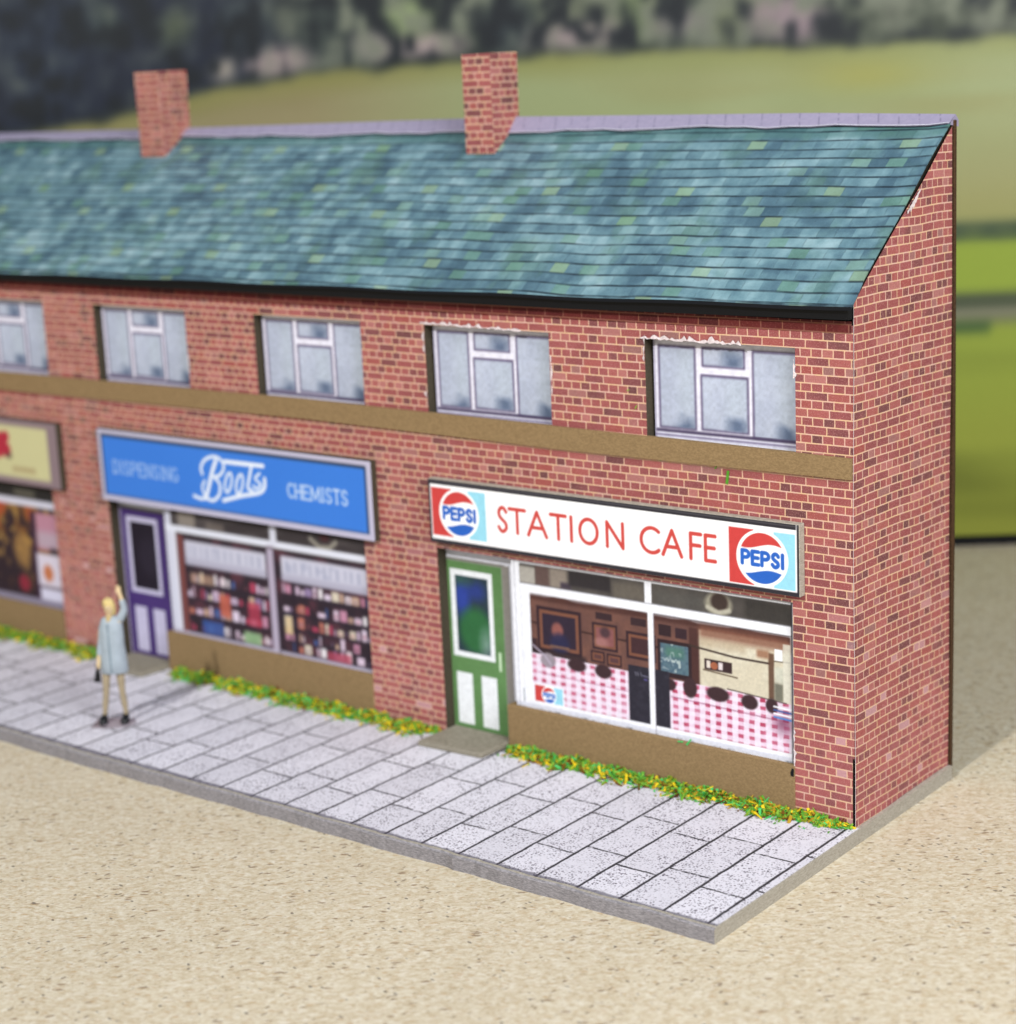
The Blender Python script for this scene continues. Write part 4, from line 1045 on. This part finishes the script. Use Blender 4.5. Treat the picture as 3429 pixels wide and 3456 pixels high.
# ------------------------------------------------------------------ scattered flock grass along the foot of the wall
def flock():
    rnd = random.Random(3)
    cols = [mat_plain('flock_green', (84, 148, 44), .7, .2), mat_plain('flock_mid', (126, 172, 56), .7, .2), mat_plain('flock_mint', (70, 184, 96), .6, .3), mat_plain('flock_yellow', (226, 196, 34), .7, .2),
            mat_plain('flock_ochre', (178, 142, 40), .8, .2), mat_plain('flock_brown', (106, 70, 26), .9, .1), mat_plain('flock_olive', (132, 140, 34), .8, .2)]
    wts = [26, 20, 13, 15, 8, 10, 10]
    m = MB()
    def flake(x, y, z, L=None):
        L = L or rnd.uniform(.3, .9); w = rnd.uniform(.13, .28); t = rnd.uniform(.04, .1)
        a = rnd.uniform(0, 2*math.pi); p = rnd.gauss(0, .45); r = rnd.uniform(-1, 1)
        d = np.array([math.cos(a)*math.cos(p), math.sin(a)*math.cos(p), math.sin(p)]); u = np.cross(d, [0, 0, 1.0]); u /= np.linalg.norm(u)+1e-9; v = np.cross(u, d)
        u, v = u*math.cos(r)+v*math.sin(r), v*math.cos(r)-u*math.sin(r)
        c = np.array([x, y, max(z, abs(d[2])*L/2+.06)]); i = len(m.v)
        tp = rnd.uniform(.3, .9)
        for q, e in ((-1, 1), (1, tp)):
            for su, sv in ((-1, -1), (1, -1), (1, 1), (-1, 1)):
                m.v.append(tuple(c+d*L/2*q+u*w/2*su*e+v*t/2*sv*e))
        mi = rnd.choices(range(7), wts)[0]
        for f in ((0, 1, 2, 3), (7, 6, 5, 4), (0, 4, 5, 1), (1, 5, 6, 2), (2, 6, 7, 3), (3, 7, 4, 0)):
            m.f.append(tuple(i+b for b in f)); m.mi.append(mi)
    for x0, x1, dens in ((-33.0, 0.0, 62), (-75.6, -40.6, 62), (-120, -84.2, 50)):
        ph = rnd.uniform(0, 6)
        for _ in range(int((x1-x0)*dens)):
            x = rnd.uniform(x0, x1)
            e = min(1, (x-x0)/1.2+.25, (x1-x)/3.0+.25)
            wid = (1.75+.35*math.sin(x*.9+ph)+.25*math.sin(x*2.3))*e*(1.0 if x < -14 else 0.85 if x < -5 else 0.62)
            if x0 < -80 : wid *= 1.1
            q = abs(rnd.gauss(0, .5))
            if q > 1.3: continue
            y = -0.22-q*wid
            z = max(.08, (1-q)*(0.62+.2*math.sin(x*1.4))*e*rnd.random()+.06)
            flake(x, y, z)
    for _ in range(60):        # strays
        x = rnd.uniform(-75, 0); flake(x, -rnd.uniform(1.5, 3.0), .1, rnd.uniform(.15, .3))
    o = m.build('grass', cols, None, fix=False); tag(o, kind='stuff')
    # a few flakes stuck to the card and bricks
    def stuck(x, z, L, a, mi, y=-0.34):
        c, s = math.cos(a)*L/2, math.sin(a)*L/2
        q = MB(); q.prism([(x-c+s*.2, y, z-s-c*.2), (x+c+s*.2, y, z+s-c*.2), (x+c-s*.15, y, z+s+c*.15), (x-c-s*.2, y, z-s+c*.2)], (0, .07, 0))
        return q
    for j, (x, z, L, a, mi, y) in enumerate([(-10.6, 26.2, 1.05, 1.45, 0, -.1), (-11.6, 26.9, .35, .9, 0, -.1), (-16.6, 27.0, .4, .1, 2, -.1), (-19.6, 32.3, .25, .3, 1, -.08), (-18.9, 31.0, .3, 1.1, 1, -.08),
                                              (-14.6, 4.15, .7, .9, 2, -.25), (-15.4, 4.05, .5, .1, 2, -.25)]):
        g = stuck(x, z, L, a, mi, y).build('grass_flake', cols[mi], None, origin=(x, 0, z))
        tag(g, ['long green flake hanging on the bricks below the kraft strip', 'tiny green flake just left of the long hanging flake', 'small mint flake under the kraft strip beneath the nearest upstairs window',
                'green speck on the bricks beside the nearest upstairs window', 'green speck at the lower left corner of the nearest upstairs window',
                'upright mint flake on the cafe window sill', 'flat mint flake lying on the cafe window sill'][j], 'grass flake', 'stray flakes of scatter grass')
flock()

# ------------------------------------------------------------------ the little woman
def ring_body(m, rings, n=20, mi=0, cap=True):
    """rings: (cx, cy, z, rx, ry) from bottom to top"""
    i0 = len(m.v)
    for cx, cy, z, rx, ry in rings:
        for k in range(n):
            a = 2*math.pi*k/n; m.v.append((cx+rx*math.cos(a), cy+ry*math.sin(a), z))
    for r in range(len(rings)-1):
        for k in range(n):
            a = i0+r*n+k; b = i0+r*n+(k+1) % n
            m.f.append((a, b, b+n, a+n)); m.mi.append(mi)
    if cap:
        m.f.append(tuple(i0+k for k in reversed(range(n)))); m.mi.append(mi)
        m.f.append(tuple(i0+(len(rings)-1)*n+k for k in range(n))); m.mi.append(mi)

def skin(name, verts, edges, radii, mat, parent, root=0, sub=2):
    me = bpy.data.meshes.new(name); me.from_pydata([tuple(c*S for c in v) for v in verts], edges, [])
    me.materials.append(mat)
    o = bpy.data.objects.new(name, me); COL.objects.link(o); o.parent = parent
    md = o.modifiers.new('skin', 'SKIN'); md.use_smooth_shade = True
    sv = me.skin_vertices[0].data
    for i, r in enumerate(radii): sv[i].radius = (r*S, r*S); sv[i].use_root = (i == root)
    sb = o.modifiers.new('sub', 'SUBSURF'); sb.levels = sb.render_levels = sub
    return o

def person():
    SK = mat_plain('painted_skin', (214, 190, 150), .6, .3, .1, 2.0)
    LEG = mat_plain('painted_stockings', (160, 146, 120), .6, .3, .1, 2.0)
    HAIR = mat_plain('painted_hair', (214, 192, 130), .6, .3, .2, 3.0)
    COAT = mat_plain('painted_pale_blue_coat', (160, 172, 182), .5, .4, .12, 1.2)
    SHOE = mat_plain('painted_black', (16, 18, 24), .4, .4, .2, 3.0)
    root = bpy.data.objects.new('person', None); COL.objects.link(root)
    root.location = (-68.78*S, -13.88*S, 0.05*S); root.rotation_euler = (0, 0, math.radians(38.3))
    tag(root, 'tiny painted model woman in a pale blue coat waving one arm outside the chemist', 'model person')
    V_ = []; E_ = []; R_ = []
    def add(p, r, par=None):
        V_.append(p); R_.append(r)
        if par is not None: E_.append((par, len(V_)-1))
        return len(V_)-1
    pel = add((.35, 0, 5.9), .75); wa = add((.4, 0, 7.2), .6, pel); ch = add((.48, 0, 8.8), .72, wa); nk = add((.45, -.02, 10.0), .26, ch); nb = add((.44, -.05, 10.35), .24, nk)
    hd = add((.43, -.08, 10.85), .47, nb); hd2 = add((.42, -.06, 11.35), .42, hd)
    for sx, kx, fx in ((-.25, -.5, -.84), (.92, .98, 1.14)):
        h = add((sx, 0, 5.3), .4, pel); kn = add((kx, -.05, 2.9), .22, h); cf = add(((kx+fx)/2, .03, 1.9), .22, kn); an = add((fx, .05, .55), .13, cf); add((fx-.12, -.45, .2), .17, an)
    # arm held down, slightly in front; hand grips the bag
    sh = add((-.25, 0, 9.6), .36, ch); el = add((-.62, .05, 7.7), .28, sh); wr = add((-.88, -.15, 6.2), .19, el); pm = add((-.92, -.2, 5.9), .19, wr)
    for q, (dx, dy) in enumerate(((-.12, -.12), (-.04, -.16), (.05, -.13), (.1, -.05))):
        f = add((-.92+dx, -.2+dy, 5.6), .06, pm); add((-.92+dx*.9, -.2+dy*.4, 5.35-.02*q), .05, f)
    add((-.78, -.3, 5.75), .06, pm)
    # raised arm
    sh = add((1.25, 0, 9.75), .36, ch); el = add((1.85, .05, 10.75), .28, sh); wr = add((1.62, -.02, 12.1), .18, el); pm = add((1.5, -.03, 12.45), .2, wr)
    for q, (dx, L) in enumerate(((-.17, .5), (-.06, .6), (.05, .57), (.16, .45))):
        f = add((1.48+dx, -.05, 12.45+L*.55), .062, pm); add((1.48+dx*1.25, -.08, 12.45+L*1.15), .05, f)
    add((1.2, -.08, 12.62), .065, pm)
    body = skin('body', V_, E_, R_, SK, root)
    # stockings over the legs
    for k, (kx, fx, tx) in enumerate(((-.5, -.84, -.3), (.98, 1.14, .92))):
        m = MB()
        ring_body(m, [(fx, .05, .42, .19, .2), (fx, .05, .7, .19, .22), ((kx+fx)/2, .05, 1.9, .29, .32), (kx, -.03, 2.95, .28, .3), ((kx+tx)/2, 0, 4.1, .36, .4), (tx, 0, 5.2, .42, .46)], 16)
        m.build('stocking', LEG, root, smooth=True, fix=False)
        m = MB()
        ring_body(m, [(fx-.12, -.22, .0, .38, .62), (fx-.12, -.22, .2, .41, .64), (fx-.08, -.1, .44, .36, .46), (fx, .05, .8, .27, .29)], 16)
        m.build('shoe', SHOE, root, smooth=True, fix=False)
    # A-line coat with collar and front opening
    m = MB()
    ring_body(m, [(.48, 0, 4.85, 1.2, .78), (.48, 0, 4.9, 1.26, .83), (.48, 0, 6.2, 1.22, .8), (.46, 0, 7.4, 1.12, .74), (.5, 0, 8.6, 1.1, .76), (.52, 0, 9.5, 1.03, .66), (.52, 0, 9.95, .86, .5), (.48, 0, 10.2, .45, .34)], 28)
    coat = m.build('coat', COAT, root, smooth=True, fix=False)
    m = MB()
    for a, b in (((.34, -.88, 4.98), (.30, -.72, 9.6)),):
        m.prism([(a[0]-.04, a[1], a[2]), (a[0]+.05, a[1], a[2]), (b[0]+.05, b[1], b[2]), (b[0]-.04, b[1], b[2])], (0, .1, 0))
    m.build('coat_opening', mat_plain('coat_seam', (112, 130, 142), .6, .2), coat)
    skin('sleeve', [(-.15, 0, 9.55), (-.5, .05, 7.8), (-.82, -.1, 6.45)], [(0, 1), (1, 2)], [.45, .37, .3], COAT, coat, sub=2)
    skin('sleeve', [(1.2, 0, 9.6), (1.85, .05, 10.7), (1.66, 0, 11.85)], [(0, 1), (1, 2)], [.46, .37, .28], COAT, coat, sub=2)
    m = MB()
    ring_body(m, [(.36, -.28, 9.45, .12, .22), (.4, -.22, 9.9, .32, .36), (.44, -.1, 10.25, .34, .34)], 14); m.build('scarf', mat_plain('painted_ochre_scarf', (186, 164, 116), .6, .2), root, smooth=True, fix=False)
    # hair: cap over the crown, falling behind to the collar
    m = MB()
    ring_body(m, [(.56, .22, 10.1, .3, .2), (.54, .24, 10.5, .46, .36), (.48, .16, 11.0, .56, .46), (.44, .06, 11.45, .55, .50), (.42, .02, 11.75, .42, .42), (.42, .02, 11.9, .15, .16)], 20)
    m.build('hair', HAIR, root, smooth=True, fix=False)
    m = MB()
    for ex in (.28, .56): m.box(ex-.035, ex+.035, -.60, -.5, 11.02, 11.08)
    m.build('eyes', SHOE, root)
    m = MB(); m.prism([(.38, -.5, 10.86), (.46, -.5, 10.86), (.42, -.5, 11.02)], (0, -.14, 0)); m.build('nose', SK, root)
    m = MB(); m.box(.33, .51, -.58, -.5, 10.68, 10.72); m.build('mouth', mat_plain('painted_lips', (150, 70, 60), .6, .2), root)
    # clear glue patch she stands on
    g = M('glue_patch', .2, .5); g.b.inputs['Alpha'].default_value = .38
    m = MB(); m.prism([(-1.9, -1.5, -.02), (-.2, -1.75, -.02), (1.5, -1.55, -.02), (2.1, -.4, -.02), (1.7, .9, -.02), (-.3, 1.1, -.02), (-1.8, .9, -.02)], (0, 0, .07))
    m.build('glue_base', g.out((128, 104, 112)), root)
    # handbag is its own thing
    m = MB()
    m.prism([(-1.5, -.3, 4.0), (-.85, -.3, 4.0), (-.92, -.3, 5.15), (-1.25, -.3, 5.15)], (0, .38, 0))
    hb = MB(); 
    b = bpy.data.objects.new('handbag', None); COL.objects.link(b)
    b.location = root.location; b.rotation_euler = root.rotation_euler
    tag(b, 'tiny black handbag in the hand of the woman in the pale blue coat', 'handbag')
    m.build('bag_body', SHOE, b, bevel=.06)
    skin('bag_strap', [(-1.2, -.1, 5.1), (-1.12, -.18, 5.6), (-.98, -.2, 5.72), (-.9, -.16, 5.55), (-.95, -.1, 5.1)], [(0, 1), (1, 2), (2, 3), (3, 4)], [.06]*5, SHOE, b, sub=1)
person()
